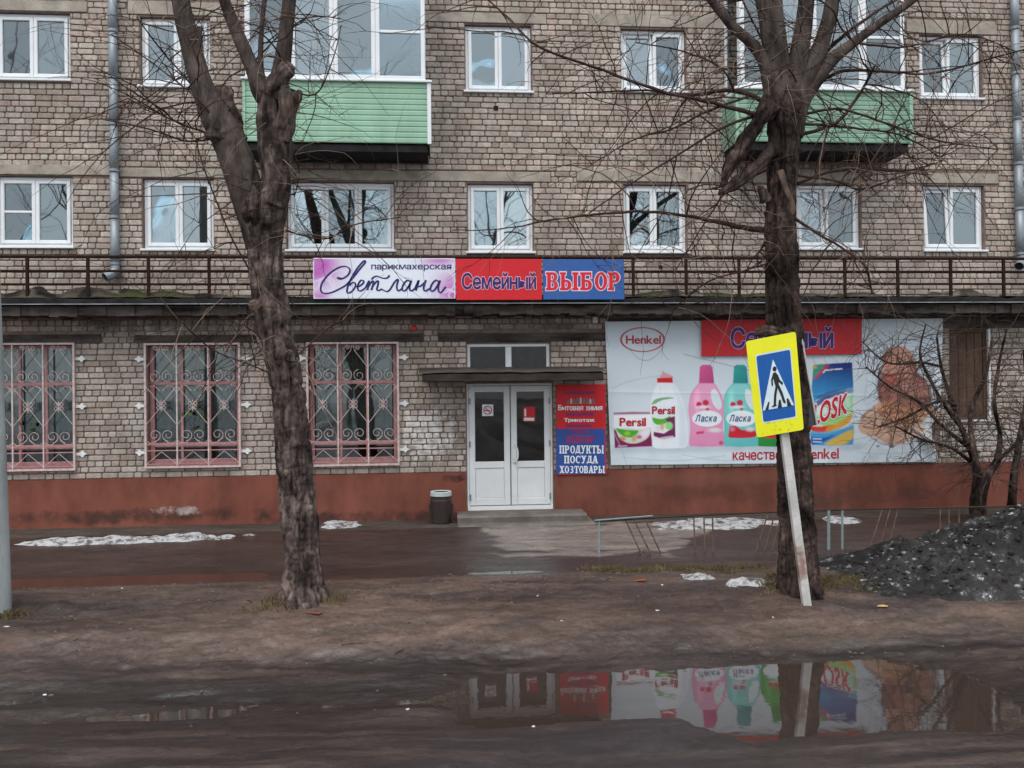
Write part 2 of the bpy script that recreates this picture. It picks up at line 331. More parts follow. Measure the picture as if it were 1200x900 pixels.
# ================================================================== THE GROUND
xs = np.concatenate([[-160, -90, -50, -30, -20], np.arange(-10.5, 12.0, .034), [20, 30, 50, 90, 160]])
ys = np.concatenate([[-160, -90, -50, -30, -20, -15], np.arange(-9.6, .4, .026), [4, 30, 90, 160]])
X, Yg = np.meshgrid(xs, ys)
def ground_base(X, Y):
    z = np.interp(Y, [-160, -12, -9.35, -8.65, -7.95, -6.95, -6.5, -6.15, -5.5, -4.6, -4.0, -3.55, -3.15, -2.6, -1.2, -.9, 0, 160],
                     [.3, .05, -.05, -.1, -.13, -.145, -.112, -.05, .16, .32, .31, .262, .266, .33, .41, .44, .45, .45])
    # left part of the road: a thin film of water only
    left = sstep(.45, -.15, X); road = sstep(-5.95, -6.45, Y)*sstep(-9.95, -8.95, Y)
    z = z + road*left*(.05 + .13*(fbm(X*.5, Y*2.4, 4, 5)-.5))
    z = z + road*sstep(4.3, 5.6, X)*.07
    # mud islands at the near edge
    isl = np.exp(-(((X-1.55)/.9)**2+((Y+7.8)/.22)**2)*1.2); z = z+isl*.03
    edge = np.interp(X, [-14, 1.0, 1.9, 2.4, 6], [-7.5, -7.6, -7.65, -8.15, -8.2])+.25*(fbm(X*1.3, Y*.5, 3, 12)-.5); z = z + .09*sstep(edge+.12, edge-.5, Y)*road*(.6+fbm(X*1.1, Y*1.5, 3, 11))
    # upper puddle: broken along its length
    pud = np.exp(-((Y+3.42)/.34)**2); z = z + pud*(.028*(fbm(X*.55+3, Y*1.2, 2, 21)-.52) + .02*sstep(1.0, 1.8, X) + .012*sstep(-5.6, -6.2, X)*0)
    # second shallow hollow beyond the left tree
    z = z - .10*np.exp(-(((X+4.2)/1.9)**2+((Y+4.75)/.3)**2))*(Y > -6)
    return z
far = sstep(9.8, 11.5, np.abs(X-.7))
near = sstep(-9.7, -9.2, Yg)
Z = ground_base(X, Yg)
rel = fbm(X*1.3, Yg*2.6, 5, 1)-.5
fine = fbm(X*7, Yg*9, 3, 9)-.5
mudz = sstep(-3.7, -4.3, Yg)*sstep(-6.65, -6.05, Yg)
road = sstep(-5.95, -6.65, Yg)
Z = Z + near*(1-far)*(rel*(.012+.06*mudz+.016*road) + fine*(.006+.026*mudz+.012*road) + (fbm(X*19, Yg*22, 2, 13)-.5)*(.004+.014*mudz+.008*road))*(1-sstep(-3.3, -3.0, Yg)*.6)*sstep(.1, -.2, Yg)
rut = 1-np.abs(2*vnoise(X*.33+.4*Yg, Yg*2.9+.25*X, 15)-1)
Z = Z + near*(1-far)*(mudz+.25*road)*(.05*(rut**2-.35)*fbm(X*.6, Yg*.6, 2, 17) + .03*(fbm(X*4, Yg*6, 3, 19)-.5))
# roots of the two street trees
TREEL = G(355, 700, .33); TREER = G(935, 688, .33)
for T in (TREEL, TREER): Z = Z + .09*np.exp(-((X-T.x)**2+(Yg-T.y)**2)/.16)
px, py = to_px(X, Yg, Z)
inv = (Yg < -12); px = np.where(inv, 600, px); py = np.where(inv, 1200, py)
n1 = fbm(X*.8, Yg*1.7, 5, 31); n2 = fbm(X*3.1, Yg*5.2, 4, 41); n3 = fbm(X*.5, Yg*3.5, 4, 51)
def mixc(C, c, a): return C*(1-a[..., None]) + np.array(c)*a[..., None]
C = np.zeros(X.shape+(3,)) + np.array([.062, .046, .042])                # wet path
C = mixc(C, (.10, .095, .09), sstep(-.95, -.75, Yg + .18*(n1-.5)))         # grey asphalt apron at the wall
mud = sstep(-3.55, -3.9, Yg+.3*(n1-.5))
C = mixc(C, (.135, .103, .088), mud)
C = mixc(C, (.062, .05, .05), mud*sstep(.47, .62, n1)*.9)
C = mixc(C, (.17, .135, .115), mud*sstep(.5, .7, n3)*.6)
# light trodden tongue in the middle left of the photo, darker soil by the right tree and the left edge
C = mixc(C, (.165, .13, .113), mud*np.exp(-(((px-330)/260)**2+((py-745)/42)**2))*.75)
C = mixc(C, (.055, .042, .04), mud*np.exp(-(((px-800)/150)**2+((py-705)/26)**2))*(.5+.5*sstep(.35, .6, n2)))
C = mixc(C, (.045, .038, .04), mud*np.exp(-(((px-110)/210)**2+((py-712-(px-110)*-.05)/14)**2))*.9); C = mixc(C, (.045, .036, .035), mud*np.exp(-(((px-40)/90)**2+((py-735)/14)**2))*.7)
rd = sstep(-5.7, -6.35, Yg+.5*(n1-.5))
C = mixc(C, (.06, .05, .05), rd)
C = mixc(C, (.10, .082, .075), rd*sstep(.52, .66, n3)*.8)
C = mixc(C, (.03, .027, .03), rd*sstep(.54, .4, n3)*.85)
# dry pale concrete patch before the door
dd = np.minimum(np.minimum(px-(565+(py-618)*.6), (840-(py-615)*1.6)-px)/14, np.minimum(py-612, 650-py-.0)/5) + (n2-.5)*3.0
C = mixc(C, (.26, .25, .24), sstep(-.2, .7, dd)*(Yg > -3.2))
# thin dry grass strip behind the fence
C = mixc(C, (.115, .08, .045), np.exp(-(((px-830)/130)**2+((py-668)/11)**2))*sstep(.4, .6, n2)*.9)
wet = np.maximum(rd*sstep(-.02, -.1, Z), (Yg > -4.2)*(Yg < -2.2)*sstep(.31, .268, Z)); C = mixc(C, (.03, .023, .02), wet*.75)
C = C*(.8+.4*n2)[..., None]*np.array([.71, .61, .56])
rough = .52 + .25*(n1-.5) - .22*np.exp(-((Z-.27)/.05)**2)*(Yg > -4) - .42*rd*sstep(.64, .42, n3) - .12*(1-mud)*(Yg > -3.5)*(Yg < -1)
rough = np.clip(rough-.3*wet-.2*mud*sstep(.5, .62, n1), .2, .95)
gm = grid_mesh('ground', np.stack([X, Yg, Z], -1), len(xs), len(ys)); setcols(gm, np.concatenate([C, rough[..., None]], -1))
GM = attr_mat('wet_mud', rough_attr=True, spec=.28, bump=.5, bscale=14, fine=.28, fscale=24)
def streaks(m, scale, stretch, lo, hi):
    t = m.node_tree; b = t.nodes['Principled BSDF']; src = b.inputs['Base Color'].links[0].from_socket; ge = t.nodes.new('ShaderNodeNewGeometry'); mp = t.nodes.new('ShaderNodeMapping'); mp.inputs['Scale'].default_value = stretch
    t.links.new(ge.outputs['Position'], mp.inputs[0]); n = t.nodes.new('ShaderNodeTexNoise'); n.inputs['Scale'].default_value = scale; n.inputs['Detail'].default_value = 7; n.inputs['Roughness'].default_value = .7; n.inputs['Distortion'].default_value = .6
    t.links.new(mp.outputs[0], n.inputs['Vector']); mr = t.nodes.new('ShaderNodeMapRange'); mr.inputs[1].default_value = .35; mr.inputs[2].default_value = .65; mr.inputs[3].default_value = lo; mr.inputs[4].default_value = hi; t.links.new(n.outputs[0], mr.inputs[0])
    x = t.nodes.new('ShaderNodeMix'); x.data_type = 'RGBA'; x.blend_type = 'MULTIPLY'; x.inputs[0].default_value = 1; t.links.new(src, x.inputs[6]); t.links.new(mr.outputs[0], x.inputs[7]); t.links.new(x.outputs[2], b.inputs['Base Color'])
streaks(GM, 2.2, (.5, 2.2, 1), .62, 1.35); streaks(GM, 9, (.7, 1.6, 1), .75, 1.2); gm.materials.append(GM)
structure(link('ground', gm))
def gz(x, y):
    i = np.clip(np.searchsorted(xs, x)-1, 0, len(xs)-2); j = np.clip(np.searchsorted(ys, y)-1, 0, len(ys)-2)
    a = (x-xs[i])/(xs[i+1]-xs[i]); b = (y-ys[j])/(ys[j+1]-ys[j])
    return float((Z[j, i]*(1-a)+Z[j, i+1]*a)*(1-b)+(Z[j+1, i]*(1-a)+Z[j+1, i+1]*a)*b)
def onground(px, py):
    z = .62                                    # walk down the sight line to the first ground it meets
    while z > -.25:
        p = G(px, py, z)
        if p.z <= gz(p.x, p.y): break
        z -= .004
    return p
wm = bpy.data.materials.new('puddle_water'); wm.use_nodes = True; b = wm.node_tree.nodes['Principled BSDF']
b.inputs['Base Color'].default_value = (.04, .028, .023, 1); b.inputs['Roughness'].default_value = .03; b.inputs['IOR'].default_value = 1.95
tn = wm.node_tree; g_ = tn.nodes.new('ShaderNodeNewGeometry'); nz = tn.nodes.new('ShaderNodeTexNoise'); nz.inputs['Scale'].default_value = 5; nz.inputs['Detail'].default_value = 2
bp = tn.nodes.new('ShaderNodeBump'); bp.inputs['Strength'].default_value = .035; bp.inputs['Distance'].default_value = .02
tn.links.new(g_.outputs['Position'], nz.inputs['Vector']); tn.links.new(nz.outputs[0], bp.inputs['Height']); tn.links.new(bp.outputs[0], b.inputs['Normal'])
structure(MB().add([(-13, -9.2, -.1), (13, -9.2, -.1), (13, -6.05, -.1), (-13, -6.05, -.1)], [(0, 1, 2, 3)]).build('puddle_water', wm))
structure(MB().add([(-13, -3.95, .268), (2.6, -3.95, .268), (2.6, -2.9, .268), (-13, -2.9, .268)], [(0, 1, 2, 3)]).build('puddle_water', wm))
# ================================================================== THE APARTMENT BUILDING
BLD = thing('apartment_building', 'pale brick apartment building with a shop on its ground floor and green balconies', 'building', (0, 0, ZB))
XL, XR, ZT = -24., 26., 13.2
W3 = [(-8, 14, 82, 95), (164, 20, 246, 103), (545, 29, 623, 109), (728, 34, 804, 109), (1078, 41, 1151, 117)]
W2 = [(-6, 206, 85, 291), (167, 209, 250, 294), (336, 213, 462, 295), (548, 215, 625, 297), (731, 216, 805, 297), (934, 216, 1009, 293), (1083, 217, 1154, 295)]
W1 = [(-18, 404, 88, 549), (173, 404, 281, 545), (362, 403, 466, 543)]
R3 = [rect(*w) for w in W3]; R2 = [rect(*w) for w in W2]; R1 = [rect(*w) for w in W1]
RTR = rect(547, 402, 645, 436); RD = rect(547, 449, 648, 594); RX = rect(1113, 386, 1158, 492)
BAL = [rect(288, -60, 500, 168), rect(853, -60, 1060, 168)]          # openings behind the balconies
openings = R3+R2+R1+[RTR, RD, RX]+[(a+.25, b-.25, c+.12, d) for a, b, c, d in BAL]
PT = P(540, 553).z                                                # top of the painted plinth
# bands of concrete lintel (photo pixels)
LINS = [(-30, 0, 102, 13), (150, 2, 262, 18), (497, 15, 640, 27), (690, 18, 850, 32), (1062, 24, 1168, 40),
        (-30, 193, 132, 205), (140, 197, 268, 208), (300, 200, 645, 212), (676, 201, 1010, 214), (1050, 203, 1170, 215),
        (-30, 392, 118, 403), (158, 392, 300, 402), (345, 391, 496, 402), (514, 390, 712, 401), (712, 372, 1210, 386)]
RL = [rect(*w) for w in LINS]
def wall_mesh():
    b = MB(); xsx = sorted({XL, XR}|{v for o in openings for v in o[:2]}); zsx = sorted({ZB-.6, ZT}|{v for o in openings for v in o[2:]})
    y = .012
    for i in range(len(xsx)-1):
        for j in range(len(zsx)-1):
            cx, cz = (xsx[i]+xsx[i+1])/2, (zsx[j]+zsx[j+1])/2
            if any(o[0] < cx < o[1] and o[2] < cz < o[3] for o in openings): continue
            b.add([(xsx[i], y, zsx[j]), (xsx[i+1], y, zsx[j]), (xsx[i+1], y, zsx[j+1]), (xsx[i], y, zsx[j+1])], [(0, 1, 2, 3)])
    for x0, x1, z0, z1 in openings:
        d = .38
        b.add([(x0,y,z0),(x0,d,z0),(x0,d,z1),(x0,y,z1)], [(0,1,2,3)]); b.add([(x1,y,z0),(x1,y,z1),(x1,d,z1),(x1,d,z0)], [(0,1,2,3)])
        b.add([(x0,y,z1),(x0,d,z1),(x1,d,z1),(x1,y,z1)], [(0,1,2,3)]); b.add([(x0,y,z0),(x1,y,z0),(x1,d,z0),(x0,d,z0)], [(0,1,2,3)])
    # end walls, back, roof
    b.add([(XL,y,ZB-.6),(XL,11,ZB-.6),(XL,11,ZT),(XL,y,ZT)], [(0,3,2,1)]); b.add([(XR,y,ZB-.6),(XR,11,ZB-.6),(XR,11,ZT),(XR,y,ZT)], [(0,1,2,3)])
    b.add([(XL,11,ZB-.6),(XR,11,ZB-.6),(XR,11,ZT),(XL,11,ZT)], [(0,3,2,1)]); b.add([(XL,y,ZT),(XR,y,ZT),(XR,11,ZT),(XL,11,ZT)], [(0,1,2,3)])
    return b
WALL = wall_mesh().build('wall', MORTAR, BLD)
ri = MB()
for z in (PT-.5, P(540, 340).z, P(540, 150).z, P(540, -40).z): ri.box(XL+.1, XR-.1, .38, 4.2, z-.12, z)
ri.box(XL+.1, XR-.1, 4.2, 4.3, ZB, ZT-.1)
for px_ in (-60, 125, 285, 510, 680, 840, 1040, 1260): x = P(px_, 300).x; ri.box(x-.06, x+.06, .38, 4.2, ZB, ZT-.1)
ri.build('interior', DARK, BLD)
# --- bricks
COURSE = .0955
bxl, bxr, bzt = P(-120, 300).x, P(1330, 300).x, P(600, -45).z
hide = [rect(712, 378, 1100, 540)]                                # behind the big banner
blocked = openings+RL
bricks = []; row = 0; z = PT+.004
while z < bzt:
    iv = [(bxl, bxr)]
    zc0, zc1 = z, z+COURSE-.016
    for o in blocked+hide:
        if o[3] > zc0+.03 and o[2] < zc1-.03:
            new = []
            for a, b_ in iv:
                if o[1] <= a or o[0] >= b_: new.append((a, b_)); continue
                if o[0]-a > .05: new.append((a, o[0]-.004))
                if b_-o[1] > .05: new.append((o[1]+.004, b_))
            iv = new
    head = row % 4 == 2
    for a, b_ in iv:
        pitch = .127 if head else .252
        off = (row*.126+.06*math.sin(row*2.3)) % pitch
        x = math.floor((a-off)/pitch)*pitch+off
        while x < b_:
            w = pitch
            if not head and random.random() < .16: w = pitch/2
            x0, x1 = max(x, a), min(x+w, b_)
            if x1-x0 > .045: bricks.append((x0+.008, x1-.008, zc0+random.uniform(-.0015, .0015), zc1+random.uniform(-.0015, .0015)))
            x += w
    z += COURSE; row += 1
def brick_geo(w, h, p, j):
    c = .014; o = [(c,0),(w-c,0),(w,c),(w,h-c),(w-c,h),(c,h),(0,h-c),(0,c)]
    k = .009; i = [(min(max(a,k),w-k), min(max(b_,k),h-k)) for a, b_ in o]
    i = [(a+j.uniform(-.003,.003), b_+j.uniform(-.0025,.0025)) for a, b_ in i]
    vs = [(a-w/2, .014, b_-h/2) for a, b_ in o]+[(a-w/2, -p*.55, b_-h/2) for a, b_ in o]+[(a-w/2, -p, b_-h/2) for a, b_ in i]
    fs = [(q, (q+1) % 8, 8+(q+1) % 8, 8+q) for q in range(8)]+[(8+q, 8+(q+1) % 8, 16+(q+1) % 8, 16+q) for q in range(8)]+[tuple(range(16, 24))]
    return vs, fs
jr = random.Random(3)
def shows(b_):
    cx, cz = (b_[0]+b_[1])/2, (b_[2]+b_[3])/2
    qx, qy = to_px(cx, 0, cz)
    if not (10 < qx < 1190 and 5 < qy < 560): return 0
    if 285 < qx < 380 or 875 < qx < 965 or 325 < qy < 372 or (360 < qx < 735 and 298 < qy < 352) or (490 < qx < 712 and qy > 430): return 0
    if (285 < qx < 505 and qy < 175) or (850 < qx < 1066 and qy < 175): return 0
    return (b_[1]-b_[0])*(b_[3]-b_[2])/((cx-CAM.x)**2+CAM.y**2+(cz-CAM.z)**2)
order = sorted(range(len(bricks)), key=lambda i: -shows(bricks[i])); single = set(order[:290])
shared = []
for q in range(6):
    vs, fs = brick_geo(.238, COURSE-.016, .008+.0015*q, jr); shared.append(MB().add(vs, fs).mesh('brick')); shared[-1].materials.append(BR)
rest = MB()
for i, (x0, x1, z0, z1) in enumerate(bricks):
    if i in single:
        o = link('brick', shared[i % 6], WALL, ((x0+x1)/2, 0, (z0+z1)/2)); o.scale = ((x1-x0)/.238, 1, (z1-z0)/(COURSE-.016))
    else:
        vs, fs = brick_geo(x1-x0, z1-z0, jr.uniform(.008, .016), jr); rest.add([(a+(x0+x1)/2, b_, c+(z0+z1)/2) for a, b_, c in vs], fs)
stuff(rest.build('brickwork', BR, WALL))
# stains and paint patches on the brick; the last two entries darken it below the balconies
for (q, rx, rz, c, am, ns, sk) in [((502, 508), .66, .62, (.78, .76, .74), 1., 7, 1), ((160, 470), .3, 1.0, (.55, .54, .52), .5, 5, 3), ((292, 450), .2, .9, (.55, .54, .52), .35, 6, 3),
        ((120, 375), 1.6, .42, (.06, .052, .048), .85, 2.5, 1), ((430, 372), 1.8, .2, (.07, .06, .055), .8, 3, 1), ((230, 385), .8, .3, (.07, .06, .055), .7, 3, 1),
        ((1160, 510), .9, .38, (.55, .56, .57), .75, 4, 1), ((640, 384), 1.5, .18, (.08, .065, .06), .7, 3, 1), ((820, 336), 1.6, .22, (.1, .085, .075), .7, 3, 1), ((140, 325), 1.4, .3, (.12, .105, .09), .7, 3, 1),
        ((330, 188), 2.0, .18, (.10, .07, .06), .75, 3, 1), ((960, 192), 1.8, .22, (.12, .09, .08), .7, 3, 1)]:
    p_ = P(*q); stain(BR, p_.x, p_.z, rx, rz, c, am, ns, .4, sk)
for i, (x0, x1, z0, z1) in enumerate(RL):
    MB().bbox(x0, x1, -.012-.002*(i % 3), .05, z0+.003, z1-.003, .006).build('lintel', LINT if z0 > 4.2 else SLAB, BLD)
# --- plinth
pl = MB(); nseg = 120; pz = []
for i in range(nseg+1):
    x = XL+(XR-XL)*i/nseg; zt = PT-.004+.006*math.sin(i*1.7); zb = ZB-.5
    pz.append(((x, .01, zt), (x, -.028, zt-.008), (x, -.03, zb)))
pv = [v for t in pz for v in t]; dx0, dx1 = RD[0]-.02, RD[1]+.02
for i in range(nseg):
    pass
for x0, x1 in ((XL, dx0), (dx1, XR)):
    n = int((x1-x0)/.25); vs = []
    for i in range(n+1):
        x = x0+(x1-x0)*i/n; zt = PT-.003+.005*math.sin(x*9.1); vs += [(x, .012, zt), (x, -.026, zt-.006), (x, -.034+.004*math.sin(x*3.7), (zt+ZB)/2), (x, -.04, ZB-.5)]
    fs = [(4*i+k, 4*i+4+k, 4*i+5+k, 4*i+1+k) for i in range(n) for k in range(3)]
    pl.add(vs, [f[::-1] for f in fs])
    for e in (0, n): pl.add([vs[4*e+k] for k in range(4)]+[(vs[4*e+3][0], .012, ZB-.5)], [(0, 1, 2, 3, 4)])
pl.build('plinth', PLINTH, BLD)
for (q, rx, rz, c, am, ns) in [((150, 604), 3.4, .16, (.05, .03, .025), .8, 3), ((420, 606), 3, .14, (.05, .03, .025), .8, 3), ((900, 575), 4, .3, (.09, .04, .03), .6, 2), ((210, 598), .5, .1, (.5, .44, .4), .7, 7), ((560, 612), 3, .14, (.05, .035, .03), .8, 3), ((960, 590), 1.4, .22, (.07, .04, .035), .7, 3), ((1020, 580), 2.5, .2, (.10, .05, .04), .6, 2), ((530, 560), .35, .1, (.03, .02, .02), .8, 6), ((820, 560), 3, .16, (.16, .075, .055), .6, 2)]:
    p_ = P(*q); stain(PLINTH, p_.x, p_.z, rx, rz, c, am, ns)
# --- windows of the flats
def pvc_window(r, splits, transoms=(), tilt=None, sill=True):
    x0, x1, z0, z1 = r; e = .004
    w = MB().ring(x0+e, x1-e, z0+e+.03, z1-e, .05, .085, .15).build('window', PVC, BLD)
    zs0, zs1 = z0+.034+.05, z1-.054
    edges = [x0+.054]+[x0+(x1-x0)*s for s in splits]+[x1-.054]
    for i in range(len(edges)-1):
        a, b_ = edges[i], edges[i+1]
        ring = MB().ring(a+.002, b_-.002, zs0+.002, zs1-.002, .058, .06, .13)
        pane = MB().box(a+.055, b_-.055, .095, .1, zs0+.055, zs1-.055)
        if i in transoms: ring.bbox(a+.06, b_-.06, .065, .125, zs0+(zs1-zs0)*.5-.02, zs0+(zs1-zs0)*.5+.02)
        s_, p_ = ring.build('sash', PVC, w), pane.build('pane', GLASS2[(i+int(x0*7)) % 3], w)
        if tilt == i:
            for ob in (s_, p_):
                ob.matrix_parent_inverse = Matrix.Translation((0, .1, zs0)) @ Matrix.Rotation(math.radians(-4.5), 4, 'X') @ Matrix.Translation((0, -.1, -zs0))
    if sill: MB().bbox(x0-.03, x1+.03, -.06, .1, z0-.006, z0+.03, .006).build('sill', PVC, w)
    return w
pvc_window(R3[0], [.5]); pvc_window(R3[1], [.52]); pvc_window(R3[2], [.5]); pvc_window(R3[3], [.5], (), 0); pvc_window(R3[4], [.46], (), 0)
pvc_window(R2[0], [.5], (0,)); pvc_window(R2[1], [.5]); pvc_window(R2[2], [.35, .66]); pvc_window(R2[3], [.5]); pvc_window(R2[4], [.48]); pvc_window(R2[5], [.46], (), 0); pvc_window(R2[6], [.46], (), 0)
x0, x1, z0, z1 = RX; BRW = mat('brown_board', (.10, .062, .045), .85, .35, 5, .3, 30, stretch=(1, 1, .3))
bw = MB().ring(x0+.004, x1-.004, z0+.004, z1-.004, .05, .05, .12).build('window', BRW, BLD)
for k in range(4): a = x0+.056+(x1-x0-.112)*k/4; MB().bbox(a+.003, a+(x1-x0-.112)/4-.003, .07, .1, z0+.056, z1-.056).build('board', BRW, bw)
MB().bbox(x0-.03, x1+.05, -.05, .05, z0-.03, z0+.002, .006).build('sill', WHT, bw); MB().bbox(x1-.003, x1+.035, -.025, .03, z0+.004, z1, .004).build('side_trim', WHT, bw)
# --- balconies
BY = -.75
def balcony(px0, px1, py_top, py_bot, py_rail, mull, trans, wall_px):
    x0, x1, zb, zt = rect(px0, py_rail, px1, py_bot, BY); ztop = P(px0, -75, BY).z
    bo = MB().box(x0+.03, x1-.03, BY+.03, -.002, zb-.13, zb-.02).build('balcony', FELT, BLD)
    n = 11; h = (zt-zb)/n; sh = None
    for k in range(n):
        za = zb+k*h; m = MB()
        # lapped board: front face leaning, a groove at its lower edge
        def lap(ax, ay, bx, by, nx, ny):
            o = .009; i_ = .002
            vs = [(ax+nx*i_, ay+ny*i_, za+.001), (bx+nx*i_, by+ny*i_, za+.001), (bx+nx*o, by+ny*o, za+.016), (ax+nx*o, ay+ny*o, za+.016),
                  (bx+nx*o, by+ny*o, za+h*.8), (ax+nx*o, ay+ny*o, za+h*.8), (bx+nx*i_, by+ny*i_, za+h-.002), (ax+nx*i_, ay+ny*i_, za+h-.002)]
            m.add(vs, [(0, 1, 2, 3), (3, 2, 4, 5), (5, 4, 6, 7)])
        lap(x0, BY, x1, BY, 0, -1); lap(x0, -.002, x0, BY, -1, 0); lap(x1, BY, x1, -.002, 1, 0)
        m.build('siding_plank', SIDE if px0 < 500 else SIDEB, bo)
    MB().box(x0+.005, x1-.005, BY+.006, BY+.03, zb, zt).box(x0+.005, x0+.03, BY+.03, -.002, zb, zt).box(x1-.03, x1-.005, BY+.03, -.002, zb, zt).build('parapet', FELT, bo)
    for xx in (x0, x1): MB().box(xx-.03, xx+.012 if xx == x0 else xx+.03, BY-.032, BY+.02, zb-.01, zt).build('corner_trim', PVC if xx == x1 and px0 < 500 else SIDE, bo)
    MB().bbox(x0-.05, x1+.05, BY-.06, BY+.06, zt+.002, zt+.04).build('sill', PVC, bo)
    # glazing
    gx = [P(q, 50, BY).x for q in mull]; z0 = zt+.042
    for i in range(len(gx)-1):
        a, b_ = gx[i]-.0, gx[i+1]
        fr = MB().ring(a+.001, b_-.001, z0, ztop, .065 if i else .08, BY-.03, BY+.03)
        if trans[i] is not None:
            tz = P(mull[i], trans[i], BY).z; fr.bbox(a+.066, b_-.066, BY-.02, BY+.025, tz-.025, tz+.025)
        fr.build('sash', PVC, bo); MB().box(a+.06, b_-.06, BY, BY+.005, z0+.06, ztop-.06).build('pane', GLASS2[(2*i+2) % 3], bo)
    for xx in (gx[0], gx[-1]):
        s = 1 if xx == gx[0] else -1
        sb = MB(); sb.box(xx, xx+s*.05, BY+.032, BY+.1, z0, ztop); sb.box(xx, xx+s*.05, -.08, -.002, z0, ztop); sb.box(xx, xx+s*.05, BY+.1, -.08, z0, z0+.07); sb.build('side_frame', PVC, bo)
        MB().box(xx+s*.02, xx+s*.025, BY+.1, -.08, z0+.07, ztop).build('pane', GLASS, bo)
    MB().box(x0, x1, BY-.02, -.002, ztop+.002, ztop+.06).build('roof_panel', CONC, bo)
    return bo, (x0, x1, zb, zt)
b1, bb1 = balcony(287, 503, 0, 167, 96, [287, 341, 391, 440, 498], [None, None, None, 37], 0)
b2, bb2 = balcony(864, 1067, 0, 167, 107, [866, 902, 952, 1010, 1059], [None, None, None, 44], 0)
# a wooden drying rack inside the left balcony is out of reach of the eye: only curtains show
# --- ledge over the shop, railing
LY = -.62
x0, x1 = P(-140, 360, LY).x, P(1400, 360, LY).x
zfe0, zfe1 = P(600, 357, LY).z, P(600, 349, LY).z
zsl = P(600, 368, LY).z
sl = MB(); n = 150
for i in range(n):
    a, b_ = x0+(x1-x0)*i/n, x0+(x1-x0)*(i+1)/n; j = .05*mnoise.noise((i*.83, 0, 0)); sl.box(a+.0005, b_, LY+.07+j, -.002, zsl+.045*mnoise.noise((i*.61, 3, 0)), zfe0-.002)
LEDGE = sl.build('ledge', SLAB, BLD)
fe = MB(); vs = []; n = 220
for i in range(n+1):
    x = x0+(x1-x0)*i/n; d = .05*mnoise.noise((x*1.4, 1, 0))+.035*mnoise.noise((x*5, 2, 0))
    vs += [(x, -.002, zfe1+.03), (x, LY+.02, zfe1+d), (x, LY-.03, zfe1-.015+d), (x, LY-.03+.3*d, zfe0+.012+d*.7), (x, LY+.04, zfe0+.003)]
fe.add(vs, [(5*i+k, 5*i+k+1, 5*i+k+6, 5*i+k+5) for i in range(n) for k in range(4)]); fe.build('roofing_felt', FELT, BLD)
# zinc drip strip under the felt
ds = MB(); ds.box(x0, x1, LY-.05, LY-.046, zfe0+.014, zfe0+.026); ds.build('drip_edge', mat('zinc_strip', (.3, .31, .32), .5, .4, 4, metal=.3), BLD)
# rubble and moss lying on the ledge
nu, nv = 640, 14; gxs = np.linspace(x0, x1, nu); gys = np.linspace(LY+.01, -.01, nv); GX, GY = np.meshgrid(gxs, gys); qx, _ = to_px(GX, GY, np.full_like(GX, 4.1))
amp = .09+.2*np.exp(-((qx-110)/120)**2)+.14*np.exp(-((qx-790)/60)**2)+.12*np.exp(-((qx-1160)/60)**2)
GZ = zfe1+.012 + amp*np.clip(fbm(GX*2.2, GY*3, 4, 61)*1.8-.5, 0, 1)*sstep(LY-.02, LY+.16, GY) + .03*(fbm(GX*9, GY*9, 3, 66)-.4)*sstep(LY, LY+.1, GY)
dm = grid_mesh('roof_rubble', np.stack([GX, GY, GZ], -1), nu, nv)
dc = mixc(np.zeros(GX.shape+(3,))+np.array([.07, .058, .045]), (.16, .14, .12), sstep(.5, .65, fbm(GX*4, GY*4, 3, 71))); dc = mixc(dc, (.045, .05, .022), sstep(.5, .6, fbm(GX*1.5, GY*2, 3, 75)))
dc = mixc(dc, (.02, .018, .018), sstep(.42, .36, fbm(GX*3, GY*3, 3, 78)))
setcols(dm, np.concatenate([dc, np.full(GX.shape+(1,), .9)], -1)); dm.materials.append(attr_mat('rubble', .95, .1, fine=.4, fscale=40)); link('roof_rubble', dm, BLD)['kind'] = 'stuff'
RAIL = MB().tube([(x0, LY+.05, P(600, 302, LY+.05).z), (x1, LY+.05, P(600, 302, LY+.05).z)], .025, 6).build('railing', IRON, BLD)
for py_ in (318, 333): z_ = P(600, py_, LY+.05).z; MB().tube([(x0, LY+.05, z_), (x1, LY+.05, z_)], .02, 6).build('rail', IRON, RAIL)
px_ = -110
while px_ < 1330:
    p_ = P(px_, 320, LY+.05); MB().box(p_.x-.022, p_.x+.022, LY+.03, LY+.07, zfe1, P(600, 302, LY+.05).z).build('post', IRON, RAIL); px_ += 71 if px_ < 700 else 62
# --- drainpipes
def drainpipe(pxa, pya, pxb, pyb, elbow=True, r=.072):
    Yp = -.11; a = P(pxa, -70, Yp); b_ = P(pxb, pyb, Yp); n = 7
    top = None
    for i in range(n):
        t0, t1 = i/n, (i+1)/n; pa = a.lerp(b_, t0); pb = a.lerp(b_, t1)
        t = MB().tube([pa, pa.lerp(pb, .5), pb+Vector((0, 0, .005))], [r*.93, r*.97, r], 14).build('drainpipe' if i == 0 else 'pipe_section', ZINC, BLD if i == 0 else top, True)
        if i == 0: top = t
        cl = MB().tube([pb+Vector((0, 0, .06)), pb+Vector((0, 0, .02))], [r*1.09, r*1.09], 14); cl.box(pb.x-.012, pb.x+.012, Yp, 0, pb.z+.025, pb.z+.05); cl.build('clamp', ZINC, top)
    if elbow:
        c = [b_, b_+Vector((0, -.01, -.07)), b_+Vector((-.05, -.06, -.15)), b_+Vector((-.12, -.13, -.2))]
        e = MB().tube(catmull(c, 4), r*1.03, 14, cap=False); MB.build(e, 'elbow', ZINC, top, True)
        MB().tube([c[-1]+Vector((.03, .03, .02)), c[-1]+Vector((.02, .02, .013))], r*.95, 14).build('mouth', FELT, top)
drainpipe(131, 0, 135, 312); drainpipe(1187, 0, 1196, 300)
